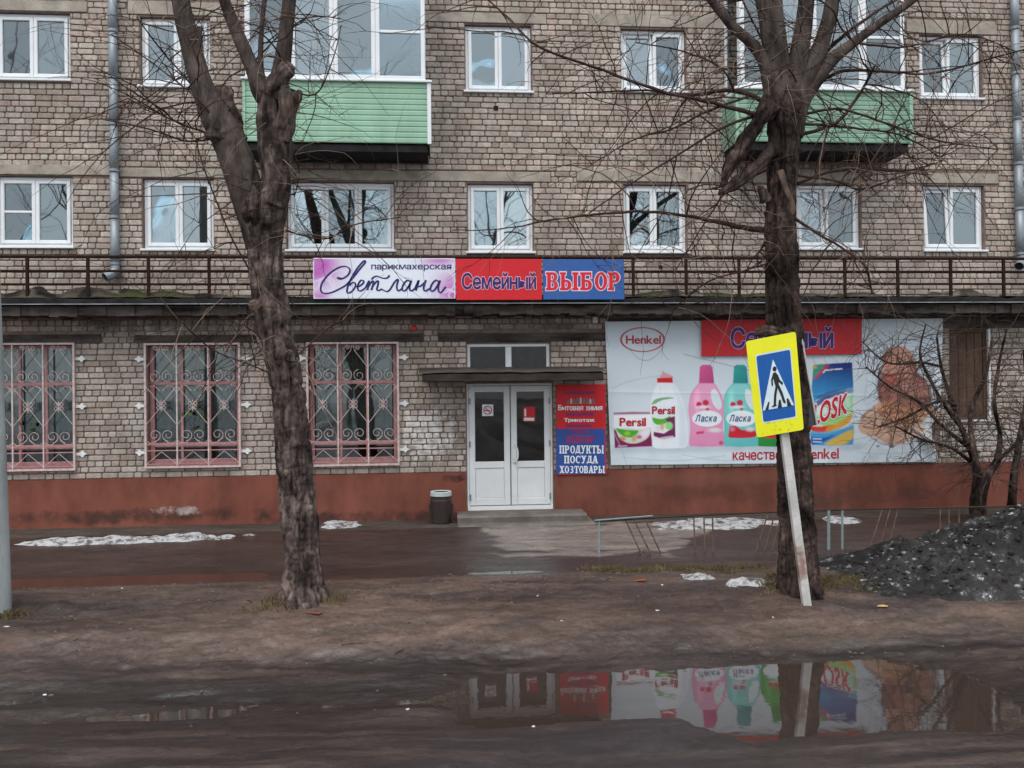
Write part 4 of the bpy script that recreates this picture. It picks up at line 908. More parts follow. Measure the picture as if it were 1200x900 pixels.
# table shadow band under the packs
paint([(716, 522), (1010, 519), (1010, 528), (716, 531)], (176, 186, 198), .7, 3)
# box
paint([(719, 487), (764, 486), (764.5, 523), (720.5, 525)], (232, 232, 236)); bxd = sdpoly([(719, 487), (764, 486), (764.5, 523), (720.5, 525)])
paint([(719, 483.5), (742, 482.5), (764, 483), (764, 485), (719, 485.8)], (150, 40, 90), .8)
paint([(719.5, 502), (731, 514), (742, 519), (753, 513), (764, 500), (764.5, 523), (720.5, 525)], (122, 22, 84)); paint(smooth([(722, 503), (735, 502), (752, 503), (762, 501), (760, 512), (748, 519), (735, 519), (725, 512)]), (205, 205, 190))
paint(smooth([(721, 501.5), (735, 504), (748, 505), (742, 512), (733, 512), (726, 508)]), (70, 165, 45)); soft_ell(735, 508, 4, 3, (150, 205, 60)); soft_ell(730, 514, 4, 3, (190, 120, 40)); soft_ell(743, 514, 3, 4, (210, 150, 60)); paint(smooth([(750, 508), (757, 502), (762, 502), (760, 509), (753, 514)]), (226, 214, 230)); soft_ell(749, 512, 4, 2.5, (180, 60, 130))
paint([(724, 522.3), (735, 521.8), (735, 523.2), (724, 523.6)], (220, 200, 215), .7)
# white bottle
WB = smooth([(771, 449), (788, 449), (797, 462), (803, 480), (806, 505), (805, 522), (794, 525), (768, 525), (764, 515), (762, 490), (763, 470), (766, 458)])
paint(WB, (226, 231, 238), 1, .8); paint(smooth([(788, 452), (797, 464), (803, 485), (805, 518), (796, 522), (796, 480)]), (206, 214, 224), .7, 2)
paint([(770, 443), (788, 441.5), (788.5, 448.5), (770, 448.5)], (200, 30, 40)); paint(smooth([(773, 443), (776, 436), (777, 433), (778, 436), (787, 440), (788, 442.5)], 3), (214, 150, 158), .9)
paint(smooth([(763, 474), (768, 468), (780, 465.5), (790, 466.5), (776, 469), (768, 473)], 4), (90, 165, 90), .9)
paint([(763, 488), (791, 487), (792, 514), (778, 517.5), (765, 514)], (222, 226, 228)); paint(smooth([(764, 489), (776, 491), (786, 487.5), (782, 495), (772, 498), (766, 495)], 4), (80, 170, 50)); paint([(780, 491), (791, 487.5), (791.5, 512), (778, 515), (766, 511), (766, 506), (778, 508), (786, 503)], (112, 30, 86)); soft_ell(784, 499, 5, 5, (140, 205, 130), 1, 2); soft_ell(771, 502, 3, 4, (205, 205, 205)); soft_ell(776, 500, 2.5, 5, (214, 140, 60)); paint([(774, 512.5), (789, 510.5), (789, 513.5), (775, 515.5)], (225, 215, 225), .7)
# pink and teal bottles, green one behind the road sign
def bottle(dx, body, dark, capc, label, w=0):
    B = smooth([(819+dx, 449), (836+dx, 449), (842+dx, 457), (847+dx, 468), (848+dx, 480), (847+dx, 500), (848.5+dx, 520), (842+dx, 523), (814+dx, 523), (808+dx, 520), (809+dx, 500), (807+dx, 480), (809+dx, 464), (813+dx, 456)], 4)
    paint(B, body, 1, .6, None, dark, ((815+dx, 450), (850+dx, 535))); global cp
    d = sdpoly(B); al = np.exp(-((d+.6)/.9)**2)*.55; cp = cp*(1-al[..., None])+lin(dark)*al[..., None]
    soft_ell(817+dx, 470, 4, 14, tuple(min(255, c+22) for c in body), .8)
    paint([(819+dx, 449), (820+dx, 430), (823+dx, 427.5), (832+dx, 427.5), (835+dx, 430), (837+dx, 449)], capc, 1, .5, None, tuple(int(c*.82) for c in capc), ((824+dx, 430), (838+dx, 445)))
    for q in (822, 826, 830, 834): paint([(q+dx, 440), (q+.7+dx, 440), (q+.7+dx, 448), (q+dx, 448)], tuple(int(c*.78) for c in capc), .6, .4)
    paint(smooth([(834+dx, 456), (839+dx, 457), (844+dx, 466), (846+dx, 476), (842+dx, 480), (836+dx, 474), (833+dx, 464)], 4), (214, 224, 228)); 
    paint(ell(828.5+dx, 490.5, 17.5, 9.5), (226, 232, 238)); soft_ell(819+dx, 474, 3.5, 3.5, (196, 36, 66), 1, 2); soft_ell(827+dx, 472, 4, 3.8, (196, 36, 66), 1, 2); soft_ell(824+dx, 477, 9, 2, (226, 222, 232), .9); soft_ell(829+dx, 479.5, 2.5, 2, (190, 40, 70), .9)
    if label: paint(smooth([(815+dx, 500), (822+dx, 499), (830+dx, 504), (842+dx, 502), (845+dx, 512), (816+dx, 513), (814+dx, 507)], 4), (196, 34, 50)); soft_ell(839+dx, 503, 6, 3, (214, 226, 232)); soft_ell(818+dx, 503, 4, 3, (220, 130, 150))
    else: paint([(816+dx, 506), (825+dx, 505), (825+dx, 508), (816+dx, 509)], (206, 60, 110)); soft_ell(838+dx, 504, 9, 3, (214, 226, 222)); soft_ell(845+dx, 519, 3, 2.5, (170, 50, 90), .8)
bottle(80, (60, 165, 70), (30, 120, 50), (40, 140, 60), True)
bottle(40, (136, 208, 204), (80, 178, 178), (44, 158, 158), True); bottle(0, (230, 164, 196), (214, 130, 172), (214, 84, 146), False)
# washing powder bag
BG = [(953.5, 428), (975, 426), (998.5, 424.5), (1000, 450), (999, 480), (1001, 505), (999.5, 521), (975, 522), (951, 521.5), (949, 505), (950.5, 480), (951, 455)]
bgd = sdpoly(BG); paint(BG, (28, 52, 128), 1, .5, None, (60, 150, 205), ((975, 428), (970, 470)))
paint(smooth([(953.5, 428.5), (966, 427), (963, 436), (956, 441), (953, 445)], 4), (60, 150, 120), .95, 1); soft_ell(955, 430, 3, 2.5, (214, 170, 60)); paint(smooth([(960, 437), (968, 427.5), (972, 428), (964, 438), (956, 444), (954, 443)], 4), (196, 50, 90), .9, .7)
paint([(964, 436), (967, 433), (987, 431.5), (987, 433), (968, 434.6), (965, 437.5)], (230, 232, 240), .95, .4)
def inbag(pts, col, a=1., soft=.6, **k): paint(pts, col, a, soft, bgd, **k)
inbag([(949, 475), (960, 467), (985, 458), (1001, 455), (1001, 523), (949, 523)], (150, 205, 214), 1, 2); inbag([(949, 482), (960, 470), (980, 462), (1000, 460), (1000, 503), (949, 503)], (214, 228, 226), 1, 1.5)
inbag(smooth([(950, 478), (962, 467), (980, 460), (999, 456), (999, 458.5), (980, 464), (965, 471), (953, 481)], 4), (84, 60, 140), .9); inbag(smooth([(949, 490), (972, 484), (990, 474), (999, 462), (1000, 485), (990, 498), (970, 502)], 4), (150, 204, 110), .95, 2); soft_ell(992, 475, 7, 14, (184, 222, 200), .9)
inbag(smooth([(949, 498), (960, 500), (978, 498), (974, 505), (960, 507), (950, 504)], 4), (206, 60, 40), 1, .8); inbag(smooth([(970, 500), (985, 494), (998, 484), (996, 494), (984, 502), (968, 506)], 4), (222, 150, 50), .9, 1.2)
inbag([(949, 506), (970, 507), (985, 503), (1001, 497), (1001, 523), (949, 523)], (70, 150, 204), 1, 2); inbag(smooth([(966, 520), (980, 512), (999, 503), (1000, 512), (990, 521), (976, 523)], 4), (214, 178, 70), .95, 1); inbag(smooth([(949, 512), (965, 513), (978, 510), (962, 519), (949, 520)], 4), (30, 80, 160), .95, 1.2)
for y_ in (513.5, 517): inbag([(952.5, y_), (963, y_+.3), (963, y_+1.6), (952.5, y_+1.4)], (220, 228, 240), .8, .4)
inbag(smooth([(957, 465), (968, 460), (985, 456), (992, 456), (975, 462), (960, 468)], 3), (40, 50, 90), .5, .6); paint(ell(996, 458, 4, 3.2), (120, 150, 190), .9, .6)
# child wrapped in a towel, printed photograph (soft tones)
paint(smooth([(1016, 486), (1028, 472), (1046, 468), (1066, 474), (1085, 470), (1098, 482), (1104, 496), (1094, 502), (1078, 500), (1070, 508), (1058, 520), (1046, 523), (1034, 518), (1026, 512), (1010, 508), (1006, 496)], 5), (206, 164, 138), 1, 1.2)
paint(smooth([(1033, 436), (1046, 434), (1066, 436), (1082, 442), (1090, 456), (1089, 472), (1078, 480), (1060, 480), (1042, 476), (1030, 468), (1030, 450)], 5), (160, 108, 96), 1, 1.8)
paint(smooth([(1036, 440), (1034, 424), (1040, 410), (1052, 405.5), (1064, 409), (1072, 420), (1075, 434), (1070, 440), (1056, 442)], 5), (200, 144, 126), 1, 1)
soft_ell(1058, 422, 9, 9, (208, 154, 136), .7); soft_ell(1041, 418, 5, 10, (168, 108, 96), .6); soft_ell(1043, 440, 8, 2.2, (150, 60, 60), .8); soft_ell(1040, 434, 3, 2, (120, 70, 66), .6); soft_ell(1068, 432, 3, 4, (150, 84, 74), .7); soft_ell(1052, 434, 2.5, 1.5, (110, 66, 62), .5)
soft_ell(1042, 447, 9, 3, (190, 70, 66), .6); soft_ell(1060, 455, 14, 6, (170, 118, 112), .6); soft_ell(1075, 462, 8, 8, (164, 108, 98), .5); soft_ell(1040, 462, 6, 10, (128, 74, 66), .6); soft_ell(1084, 466, 3, 10, (116, 66, 60), .5)
for (a, b_, c, d_) in ((1040, 480, 14, 5), (1066, 484, 12, 5), (1084, 484, 10, 6), (1022, 496, 10, 7)): soft_ell(a, b_, c, d_, (204, 148, 116), .5)
for (a, b_, c, d_) in ((1048, 492, 8, 2), (1030, 486, 3, 8), (1044, 508, 2, 9), (1056, 500, 10, 1.8), (1070, 494, 12, 1.6), (1012, 492, 3, 6)): soft_ell(a, b_, c, d_, (146, 96, 76), .6)
soft_ell(1038, 508, 7, 6, (228, 188, 166), .7); soft_ell(1060, 510, 9, 6, (222, 186, 166), .6)
paint(smooth([(1070, 506), (1080, 496), (1090, 486), (1098, 498), (1099, 520), (1084, 522), (1072, 516)], 4), (206, 212, 214), .95, 1); paint([(1075, 500), (1084, 506), (1086, 510), (1076, 504)], (90, 92, 96), .8, .8); paint([(1042, 522), (1046, 518.5), (1048, 523), (1046, 525), (1042, 524.5)], (40, 40, 42), .9, .5); paint([(1027, 522), (1031, 521.5), (1030, 524), (1027, 524.2)], (60, 60, 62), .7, .5)
for (a, b_, c, d_) in ((1020, 480, 6, 3), (1046, 520, 10, 3), (1090, 440, 5, 20), (1022, 420, 3, 14)): soft_ell(a, b_, c, d_, (186, 194, 200), .4)
def stroke(pts, w, col, a=.8):
    global cp
    c = [(p_.x, p_.y) for p_ in catmull([(x_, y_, 0) for x_, y_ in pts], 4)]; d = np.full(QX.shape, 1e9)
    for (xa, ya), (xb, yb) in zip(c[:-1], c[1:]):
        t = np.clip(((QX-xa)*(xb-xa)+(QY-ya)*(yb-ya))/((xb-xa)**2+(yb-ya)**2+1e-9), 0, 1); d = np.minimum(d, np.hypot(QX-xa-t*(xb-xa), QY-ya-t*(yb-ya)))
    al = a*np.exp(-(d/w)**2); cp = cp*(1-al[..., None])+lin(col)*al[..., None]
# skirt of folded hands and towel, scarf folds, the shaded side of the face
paint(smooth([(1030, 474), (1044, 470), (1060, 478), (1076, 474), (1084, 480), (1074, 494), (1058, 498), (1042, 494), (1034, 486)], 4), (196, 138, 100), .8, 2)
paint(smooth([(1007, 494), (1014, 484), (1026, 480), (1032, 490), (1030, 500), (1020, 503), (1009, 502)], 4), (214, 178, 156), .9, 1.2); paint(smooth([(1060, 504), (1074, 498), (1084, 500), (1080, 512), (1066, 516), (1056, 514)], 4), (218, 184, 164), .9, 1.2)
for p_, w_, c_, a_ in (([(1031, 437), (1044, 440), (1060, 437), (1076, 441), (1086, 446)], 1.6, (96, 50, 46), .8), ([(1034, 450), (1042, 458), (1056, 464), (1072, 470), (1086, 474)], 1.2, (88, 48, 44), .8), ([(1050, 456), (1064, 452), (1078, 454), (1086, 462)], 1.1, (176, 132, 128), .7), ([(1046, 462), (1060, 460), (1074, 462)], 1.1, (172, 126, 122), .6),
        ([(1031, 432), (1030, 450), (1031, 466)], 2.2, (84, 46, 44), .8), ([(1088, 452), (1091, 466), (1089, 478)], 2.4, (74, 46, 44), .7), ([(1036, 420), (1042, 414), (1050, 418), (1054, 426), (1060, 434)], .9, (132, 84, 78), .7), ([(1052, 409), (1053, 418), (1050, 426)], .8, (140, 90, 84), .6), ([(1071, 428), (1074, 436), (1075, 441)], 1.8, (80, 44, 42), .8),
        ([(1040, 439), (1044, 441), (1049, 446), (1053, 449)], 1.6, (176, 62, 58), .8), ([(1024, 476), (1026, 488), (1024, 500)], .9, (120, 78, 64), .8), ([(1012, 500), (1024, 502), (1036, 498), (1048, 494), (1066, 496), (1080, 492)], 1.1, (110, 66, 52), .8), ([(1030, 482), (1042, 484), (1056, 482), (1070, 486)], 1.0, (128, 78, 56), .8), ([(1040, 506), (1045, 512), (1042, 520)], 1.2, (120, 80, 68), .8), ([(1010, 490), (1016, 483), (1022, 480)], 1.6, (96, 56, 48), .7),
        ([(1016, 508), (1024, 514), (1034, 520), (1044, 522)], .9, (132, 100, 92), .7), ([(1064, 500), (1072, 506), (1080, 510)], 1.5, (96, 90, 90), .7), ([(1048, 489), (1054, 497), (1060, 490)], 1.0, (96, 56, 44), .7)): stroke(p_, w_, c_, a_)
for p_ in ([(718, 455), (740, 446), (775, 440)], [(716, 500), (730, 530), (734, 545)], [(1005, 530), (1040, 532), (1090, 528)], [(800, 533), (850, 540), (900, 536)], [(1010, 400), (1016, 440), (1012, 470)], [(1090, 400), (1096, 440), (1092, 470)], [(730, 536), (790, 540), (850, 534)]): stroke(p_, .8, (168, 178, 188), .5)
bm = np.exp(-(((QX-1055)/44)**6+((QY-465)/58)**6)); tone = .86+.26*fbm(QX*.11, QY*.09, 4, 97); cp = cp*(1-bm[..., None]*.85)+cp*(tone[..., None]*np.array([.96, .97, 1.0]))*bm[..., None]*.85
# logo oval
o_d = np.hypot((QX-753)/25.2, (QY-398)/14); al = np.clip(1-np.abs((o_d-1)*19)/1.05+.3, 0, 1); cp = cp*(1-al[..., None])+lin((176, 30, 48))*al[..., None]
# hanging wires drawn by dirt lines on the banner
for (xa, ya, xb, yb, sg) in ((737, 408, 778, 405, 16), (801, 415, 890, 437, 0)):
    t = np.clip((QX-xa)/(xb-xa), 0, 1); yy = ya+(yb-ya)*t+sg*4*t*(1-t); al = .5*np.exp(-((QY-yy)/.6)**2)*(QX > xa)*(QX < xb); cp = cp*(1-al[..., None])+lin((90, 90, 96))*al[..., None]
BN = thing('advertising_banner', 'large white banner printed with detergent packs and bottles, wrapped over the shop wall', 'banner', (P(905, 545).x, BNY, P(905, 545).z))
WV = bwave(QX, QY); D_ = np.stack([np.array(tuple(RT))*1.0]*1)
rx_ = (QX-600)/FPX; ry_ = (QY-450)/FPX
dv = [RT[i]*rx_-UP[i]*ry_+FW[i] for i in range(3)]; tt = (BNY+WV-CAM.y)/dv[1]
me = grid_mesh('sheet', np.stack([CAM[i]+dv[i]*tt for i in range(3)], -1), nu, nv); setcols(me, np.concatenate([cp, np.full(U.shape+(1,), .5)], -1)); me.materials.append(attr_mat('banner_vinyl', .5, .3, bump=.12, bscale=9)); 
cut = (QX > np.interp(QY, [478, 500, 545], [1110, 1092, 1098])).ravel(); import bmesh
bm_ = bmesh.new(); bm_.from_mesh(me); bm_.verts.ensure_lookup_table(); bmesh.ops.delete(bm_, geom=[bm_.verts[i] for i in np.nonzero(cut)[0]], context='VERTS'); bm_.to_mesh(me); bm_.free(); link('sheet', me, BN)
BW = lambda a, b_: float(bwave(a, b_))-.005
MAG = mat('logo_red', L(176, 30, 50), .5, .05); NVB = mat('label_navy', L(36, 66, 120), .5, .05)
px_text('Henkel', (733.5, 393, 774.5, 403), BNY, 'lettering', MAG, BN, .018, warp=BW)
px_text('Persil', (726, 489.5, 757, 499.5), BNY, 'lettering', MAG, BN, .03, warp=BW); px_text('Persil', (764, 476, 791, 485.5), BNY, 'lettering', MAG, BN, .03, warp=BW)
for dx in (0, 40): px_text('Ласка', (814.5+dx, 486, 840+dx, 494), BNY, 'lettering', NVB, BN, .015, .25, warp=BW)
px_text('LOSK', (953, 467, 993, 492), BNY, 'lettering_outline', WPR, BN, .075, .15, skew=-15, warp=lambda a, b_: BW(a, b_)+.002, fit_off=.035); px_text('LOSK', (953, 467, 993, 492), BNY, 'lettering', mat('pack_red', L(200, 26, 44), .5, .05), BN, .03, .15, skew=-15, warp=lambda a, b_: BW(a, b_)-.002, fit_off=.035)
px_text('качество', (858.5, 529.5, 916, 539), BNY, 'lettering', MAG, BN, .016, skew=-.8, warp=BW); px_text('от', (921, 529, 935, 538.3), BNY, 'lettering', MAG, BN, .016, warp=BW); px_text('Henkel', (940, 525.5, 983, 537.8), BNY, 'lettering', MAG, BN, .016, skew=-.6, warp=BW)
# folded corner flap
q = [(1078, 507), (1091, 500), (1100, 541)]; fl = [tuple(P(*q[0], BNY-.06)), tuple(P(*q[1], BNY-.05)), tuple(P(*q[2], BNY-.2))]; mid = tuple(P(1089, 514, BNY-.16))
MB().add(fl+[mid], [(0, 3, 1), (1, 3, 2), (0, 2, 3)]).build('torn_corner', mat('banner_back', (.5, .5, .5), .7), BN)
# red strip hung over its top edge
RY = BNY-.05
x0, x1, z0, z1 = rect(822, 374, 1010, 417, RY); RB = thing('red_strip_banner', 'red banner strip with dark blue lettering hung over the white banner behind the tree', 'banner', ((x0+x1)/2, RY, z0))
nu, nv = 80, 16; U, V = np.meshgrid(np.linspace(822, 1010, nu), np.linspace(0, 1, nv)); QX2 = U+ (1-V)*0; QY2 = 375-(U-822)*.01+V*(42.5-(U-822)*.006); wv = .012*(fbm(U*.03, V*2, 2, 95)-.5)
PV = np.array([tuple(P(a, b_, RY+c)) for a, b_, c in zip(QX2.ravel(), QY2.ravel(), wv.ravel())]); me = grid_mesh('sheet', PV, nu, nv); me.materials.append(mat('vinyl_red', L(188, 22, 34), .5, .08)); link('sheet', me, RB)
px_text('Семейный', (856, 382.5, 977, 409), RY-.012, 'lettering_outline', mat('outline_mauve', L(205, 150, 190), .5, .05), RB, .05, fit_off=.03); px_text('Семейный', (856, 382.5, 977, 409), RY-.015, 'lettering', NAVY, RB, .022, fit_off=.03)
# ================================================================== TREES
def px_path(pts, Y0, dys=None):
    out, rad = [], []
    for i, q in enumerate(pts):
        dy = 0 if len(q) < 4 else q[3]; p_ = P(q[0], q[1], Y0+dy); out.append(p_); rad.append(q[2]*(p_-CAM).dot(FW)/FPX)
    c = catmull(out, 8); r = [v.x for v in catmull([(a, 0, 0) for a in rad], 8)]
    return c, r
def twigs(mb, paths, count, lmin, lmax, rnd, droop=.3, zmin=1., upb=.2, r0=.006, sub=3):
    for _ in range(count):
        path, rad = rnd.choice(paths); i = rnd.randrange(len(path)//4, len(path)); p_ = path[i].copy()
        if p_.z < zmin: continue
        t = (path[min(i+1, len(path)-1)]-path[max(i-1, 0)]).normalized()
        d = Vector((rnd.gauss(0, 1), rnd.gauss(0, .7), rnd.gauss(upb, .7))); d = (d-t*d.dot(t)*.6).normalized(); Ln = rnd.uniform(lmin, lmax); n = 8; pts = [p_]; kink = Vector((rnd.gauss(0, .25), rnd.gauss(0, .25), rnd.gauss(0, .2)))
        rr = min(rad[i]*.6, r0*rnd.uniform(.7, 1.5))
        for k in range(n):
            d = (d+Vector((rnd.gauss(0, .16), rnd.gauss(0, .16), rnd.gauss(0, .13)-droop*.12))+kink*.12).normalized(); pts.append(pts[-1]+d*Ln/n)
        mb.tube(pts, [rr*(1-.8*k/n) for k in range(n+1)], 4, cap=False)
        for _s in range(rnd.randint(0, sub)):
            j = rnd.randint(2, n-1); d2 = ((pts[j+1]-pts[j]).normalized()+Vector((rnd.gauss(0, .7), rnd.gauss(0, .7), rnd.gauss(.1, .6)))).normalized(); q = [pts[j]]; l2 = Ln*rnd.uniform(.2, .5)
            for k in range(5): d2 = (d2+Vector((rnd.gauss(0, .2), rnd.gauss(0, .2), rnd.gauss(0, .2)-droop*.1))).normalized(); q.append(q[-1]+d2*l2/5)
            mb.tube(q, [rr*.55*(1-.75*k/5) for k in range(6)], 3, cap=False)
# left tree
YL = TREEL.y
def vnoise_p(x, y, per, s=0):
    xi = np.floor(x).astype(int); yi = np.floor(y).astype(int); fx = x-xi; fy = y-yi; fx = fx*fx*(3-2*fx); fy = fy*fy*(3-2*fy)
    h = lambda a, b: _perm[(_perm[(a % per+s*17) % 512] + b) % 512]/511.0
    return (h(xi, yi)*(1-fx)+h(xi+1, yi)*fx)*(1-fy) + (h(xi, yi+1)*(1-fx)+h(xi+1, yi+1)*fx)*fy
def bark_tube(c, r, name, m, parent, seed, n=104, step=.013, dents=(), amp=1.):
    pts = np.array([tuple(p_) for p_ in c]); rad = np.array(r); seg = np.linalg.norm(np.diff(pts, axis=0), axis=1); L_ = np.concatenate([[0], np.cumsum(seg)]); q = np.linspace(0, L_[-1], max(8, int(L_[-1]/step)))
    C_ = np.stack([np.interp(q, L_, pts[:, i]) for i in range(3)], -1); R_ = np.interp(q, L_, rad); T_ = np.gradient(C_, axis=0); T_ /= np.linalg.norm(T_, axis=1)[:, None]
    ax = np.array([1., 0, 0]); A_ = ax-T_*(T_@ax)[:, None]; A_ /= np.linalg.norm(A_, axis=1)[:, None]; B_ = np.cross(T_, A_)
    th = np.arange(n)*2*np.pi/n; U_, V_ = np.meshgrid(th/(2*np.pi), q)
    rg = lambda K, f, s_: 1-np.abs(2*vnoise_p(U_*K+.35*np.sin(V_*3+s_), V_*f, K, s_+seed)-1)
    d = .10*(vnoise_p(U_*4, V_*1.7, 4, 1+seed)-.5)+.10*(vnoise_p(U_*7, V_*3.5, 7, 2+seed)-.5)-.13*rg(15, 1.8, 3)**4-.09*rg(29, 5, 4)**3+.06*(vnoise_p(U_*52, V_*26, 52, 5+seed)-.5)-.05*rg(9, 9, 6)**5+.05*sstep(.68, .8, vnoise_p(U_*13, V_*5, 13, 9+seed))
    RR = R_[:, None]*(1+amp*d)
    D_ = A_[:, None]*np.cos(th)[None, :, None]+B_[:, None]*np.sin(th)[None, :, None]; VV = C_[:, None]+D_*RR[..., None]
    for (dx, dy, rx, ry, dep) in dents:
        px_, py_ = to_px(VV[..., 0], VV[..., 1], VV[..., 2]); w = np.exp(-(((px_-dx)/rx)**2+((py_-dy)/ry)**2))*np.clip(-D_[..., 1]*1.6, 0, 1); VV = VV-D_*(w*dep)[..., None]
    nr = len(q); me = bpy.data.meshes.new(name); i = np.arange(nr*n).reshape(nr, n); j = np.roll(i, -1, 1); f4 = np.stack([i[:-1], j[:-1], j[1:], i[1:]], -1).reshape(-1, 4)
    me.from_pydata(VV.reshape(-1, 3).tolist(), [], f4.tolist()+[list(range(n-1, -1, -1)), i[-1].tolist()]); me.polygons.foreach_set('use_smooth', [n < 60]*len(me.polygons)); me.materials.append(m); me.update(); return link(name, me, parent)
def street_tree(name, label, base, Y0, trunk, limbs, branches, stubs, ntw, seed, bk, dents):
    T = thing(name, label, 'tree', (base.x, base.y, base.z-.1)); rnd = random.Random(seed)
    c, r = px_path(trunk, Y0)
    bark_tube(c, r, 'trunk', bk, T, seed, dents=dents)
    paths = []
    for k, l in enumerate(limbs):
        c, r = px_path(l, Y0); bark_tube(c, r, 'limb', BARK2 if l[-1][1] < 60 else bk, T, seed+k+1, 48, .02, dents, .8 if l[-1][1] > 60 else .4); paths.append((c, r))
    for k, l in enumerate(stubs):
        c, r = px_path(l, Y0); MB().tube(c, [v*(1 if i < len(r)-3 else .75 if i < len(r)-1 else .35) for i, v in enumerate(r)], 18, rough=.34, seed=seed+k*5.7, nscale=13).build('stub', (bk, bk, PALEWOOD)[k % 3], T)
    bp_ = []
    for k, l in enumerate(branches):
        l = [tuple(q)+((rnd.uniform(-.5, .3)*min(i, 4)/2.5,) if len(q) < 4 else ()) for i, q in enumerate(l)]
        c, r = px_path(l, Y0); c = [p_+Vector((0, 0, .012*mnoise.noise((p_.x*6, k, 0)))) for p_ in c]; MB().tube(c, [v*.68 for v in r], 7, cap=True).build('branch', TWIG, T, True); bp_.append((c, r))
    m = MB(); twigs(m, paths+bp_*2, ntw, .35, 1.3, rnd, droop=.5); twigs(m, bp_+paths, ntw//3, .8, 2.2, rnd, droop=.9, r0=.008); stuff(m.build('crown', TWIG, T, True)); m = MB(); twigs(m, paths+bp_, ntw//2, .5, 1.5, rnd, droop=1.1, zmin=3., r0=.006); stuff(m.build('pale_shoots', PTWIG, T, True))
    return T
tl_trunk = [(357, 716, 40), (356, 702, 31), (355, 688, 26), (355, 670, 23.5), (353, 640, 22.5), (350, 600, 22), (347, 560, 22), (344, 525, 21.5), (339, 480, 20.5), (336, 447, 20), (328, 410, 20.5), (321, 378, 21), (314, 340, 21), (311, 305, 21), (309, 268, 24), (307, 242, 27), (306, 226, 21), (305, 212, 9)]
tl_limbs = [[(303, 290, 15), (296, 250, 19), (284, 208, 20), (268, 165, 20), (252, 135, 17.5), (240, 108, 14), (230, 78, 12.5), (222, 48, 11.5), (215, 18, 11), (210, -15, 10), (203, -90, 8)],
            [(313, 290, 15), (319, 248, 18), (323, 205, 17.5), (322, 165, 20), (321, 130, 20), (323, 108, 17)],
            [(318, 125, 12), (305, 105, 11), (297, 82, 9), (282, 48, 8), (268, 14, 7), (256, -20, 6), (240, -80, 5)],
            [(312, 110, 4), (306, 80, 3.4), (306, 40, 3), (310, 0, 2.8), (314, -50, 2.4)],
            [(322, 118, 13), (329, 85, 11), (334, 48, 9), (338, 8, 8), (342, -40, 7), (348, -100, 6)]]
tl_stubs = [[(272, 165, 15, .1), (264, 130, 14, .15), (257, 103, 12, .2)], [(318, 112, 11, -.1), (330, 90, 10, -.15), (342, 75, 8, -.2)], [(330, 150, 7, -.15), (340, 125, 7, -.2), (353, 106, 4, -.25)], [(330, 165, 9, -.1), (336, 130, 9, -.15), (334, 100, 7, -.18)],
            [(322, 240, 9, -.18), (331, 215, 9, -.2), (334, 195, 4, -.22)], [(300, 360, 6, -.2), (296, 352, 5, -.25)], [(338, 420, 7, -.22), (341, 410, 4, -.25)], [(262, 160, 9, -.1), (247, 158, 6, -.15), (240, 160, 3, -.15)]]
tl_br = [[(268, 165, 2.2), (225, 150, 1.8), (190, 135, 1.5), (150, 115, 1.1)], [(262, 160, 2), (220, 165, 1.6), (170, 150, 1.3), (120, 140, 1)], [(252, 140, 2.4), (225, 100, 1.8), (190, 60, 1.4), (160, 20, 1)], [(248, 120, 1.8), (228, 60, 1.4), (205, 10, 1.1), (190, -30, .8)],
         [(300, 330, 1.6), (270, 275, 1.4), (240, 200, 1.2), (230, 165, 1)], [(333, 445, 2), (300, 430, 1.4), (250, 410, 1.2), (210, 375, 1), (185, 345, .8)], [(330, 440, 1.8), (350, 415, 1.5), (385, 385, 1.2), (425, 365, 1)], [(328, 436, 1.6), (312, 400, 1.3), (282, 380, 1)],
         [(340, 105, 2), (370, 110, 1.3), (390, 70, 1), (400, 30, .8)], [(335, 150, 1.6), (350, 200, 1.3), (345, 230, 1)], [(300, 70, 1.6), (330, 40, 1.4), (365, 20, 1), (400, 22, .8)], [(335, 270, 1.8), (380, 280, 1.4), (420, 262, 1.2), (470, 255, .9)], [(265, 155, 1.8), (230, 115, 1.5), (180, 75, 1.2), (130, 40, .9)]]
street_tree('pollarded_tree', 'forked pollarded bare tree in front of the grilled windows, left of the door', TREEL, YL, tl_trunk, tl_limbs, tl_br, tl_stubs, 170, 5, BARK, [(303, 225, 5, 30, .13), (300, 250, 4, 18, .08), (311, 268, 8, 5, .07), (299, 300, 5, 14, .09), (297, 325, 5, 10, .06), (338, 330, 4, 40, .06), (331, 385, 5, 8, .06), (345, 425, 6, 10, -.06), (262, 140, 7, 14, .08), (330, 120, 5, 22, .09), (305, 420, 7, 6, -.05), (318, 480, 10, 6, .04), (348, 520, 5, 6, -.05), (365, 600, 4, 10, -.04), (330, 640, 4, 25, .04), (350, 660, 4, 22, .04)])
YR = TREER.y
tr_trunk = [(937, 702, 34), (936, 686, 28), (935, 655, 23), (934, 617, 22), (932, 560, 21.5), (929, 500, 21.5), (925, 450, 21.5), (921, 400, 21), (918, 350, 20.5), (916, 305, 20), (914, 265, 19), (915, 225, 17.5), (918, 190, 18), (920, 155, 20.5), (921, 125, 21), (921, 104, 12)]
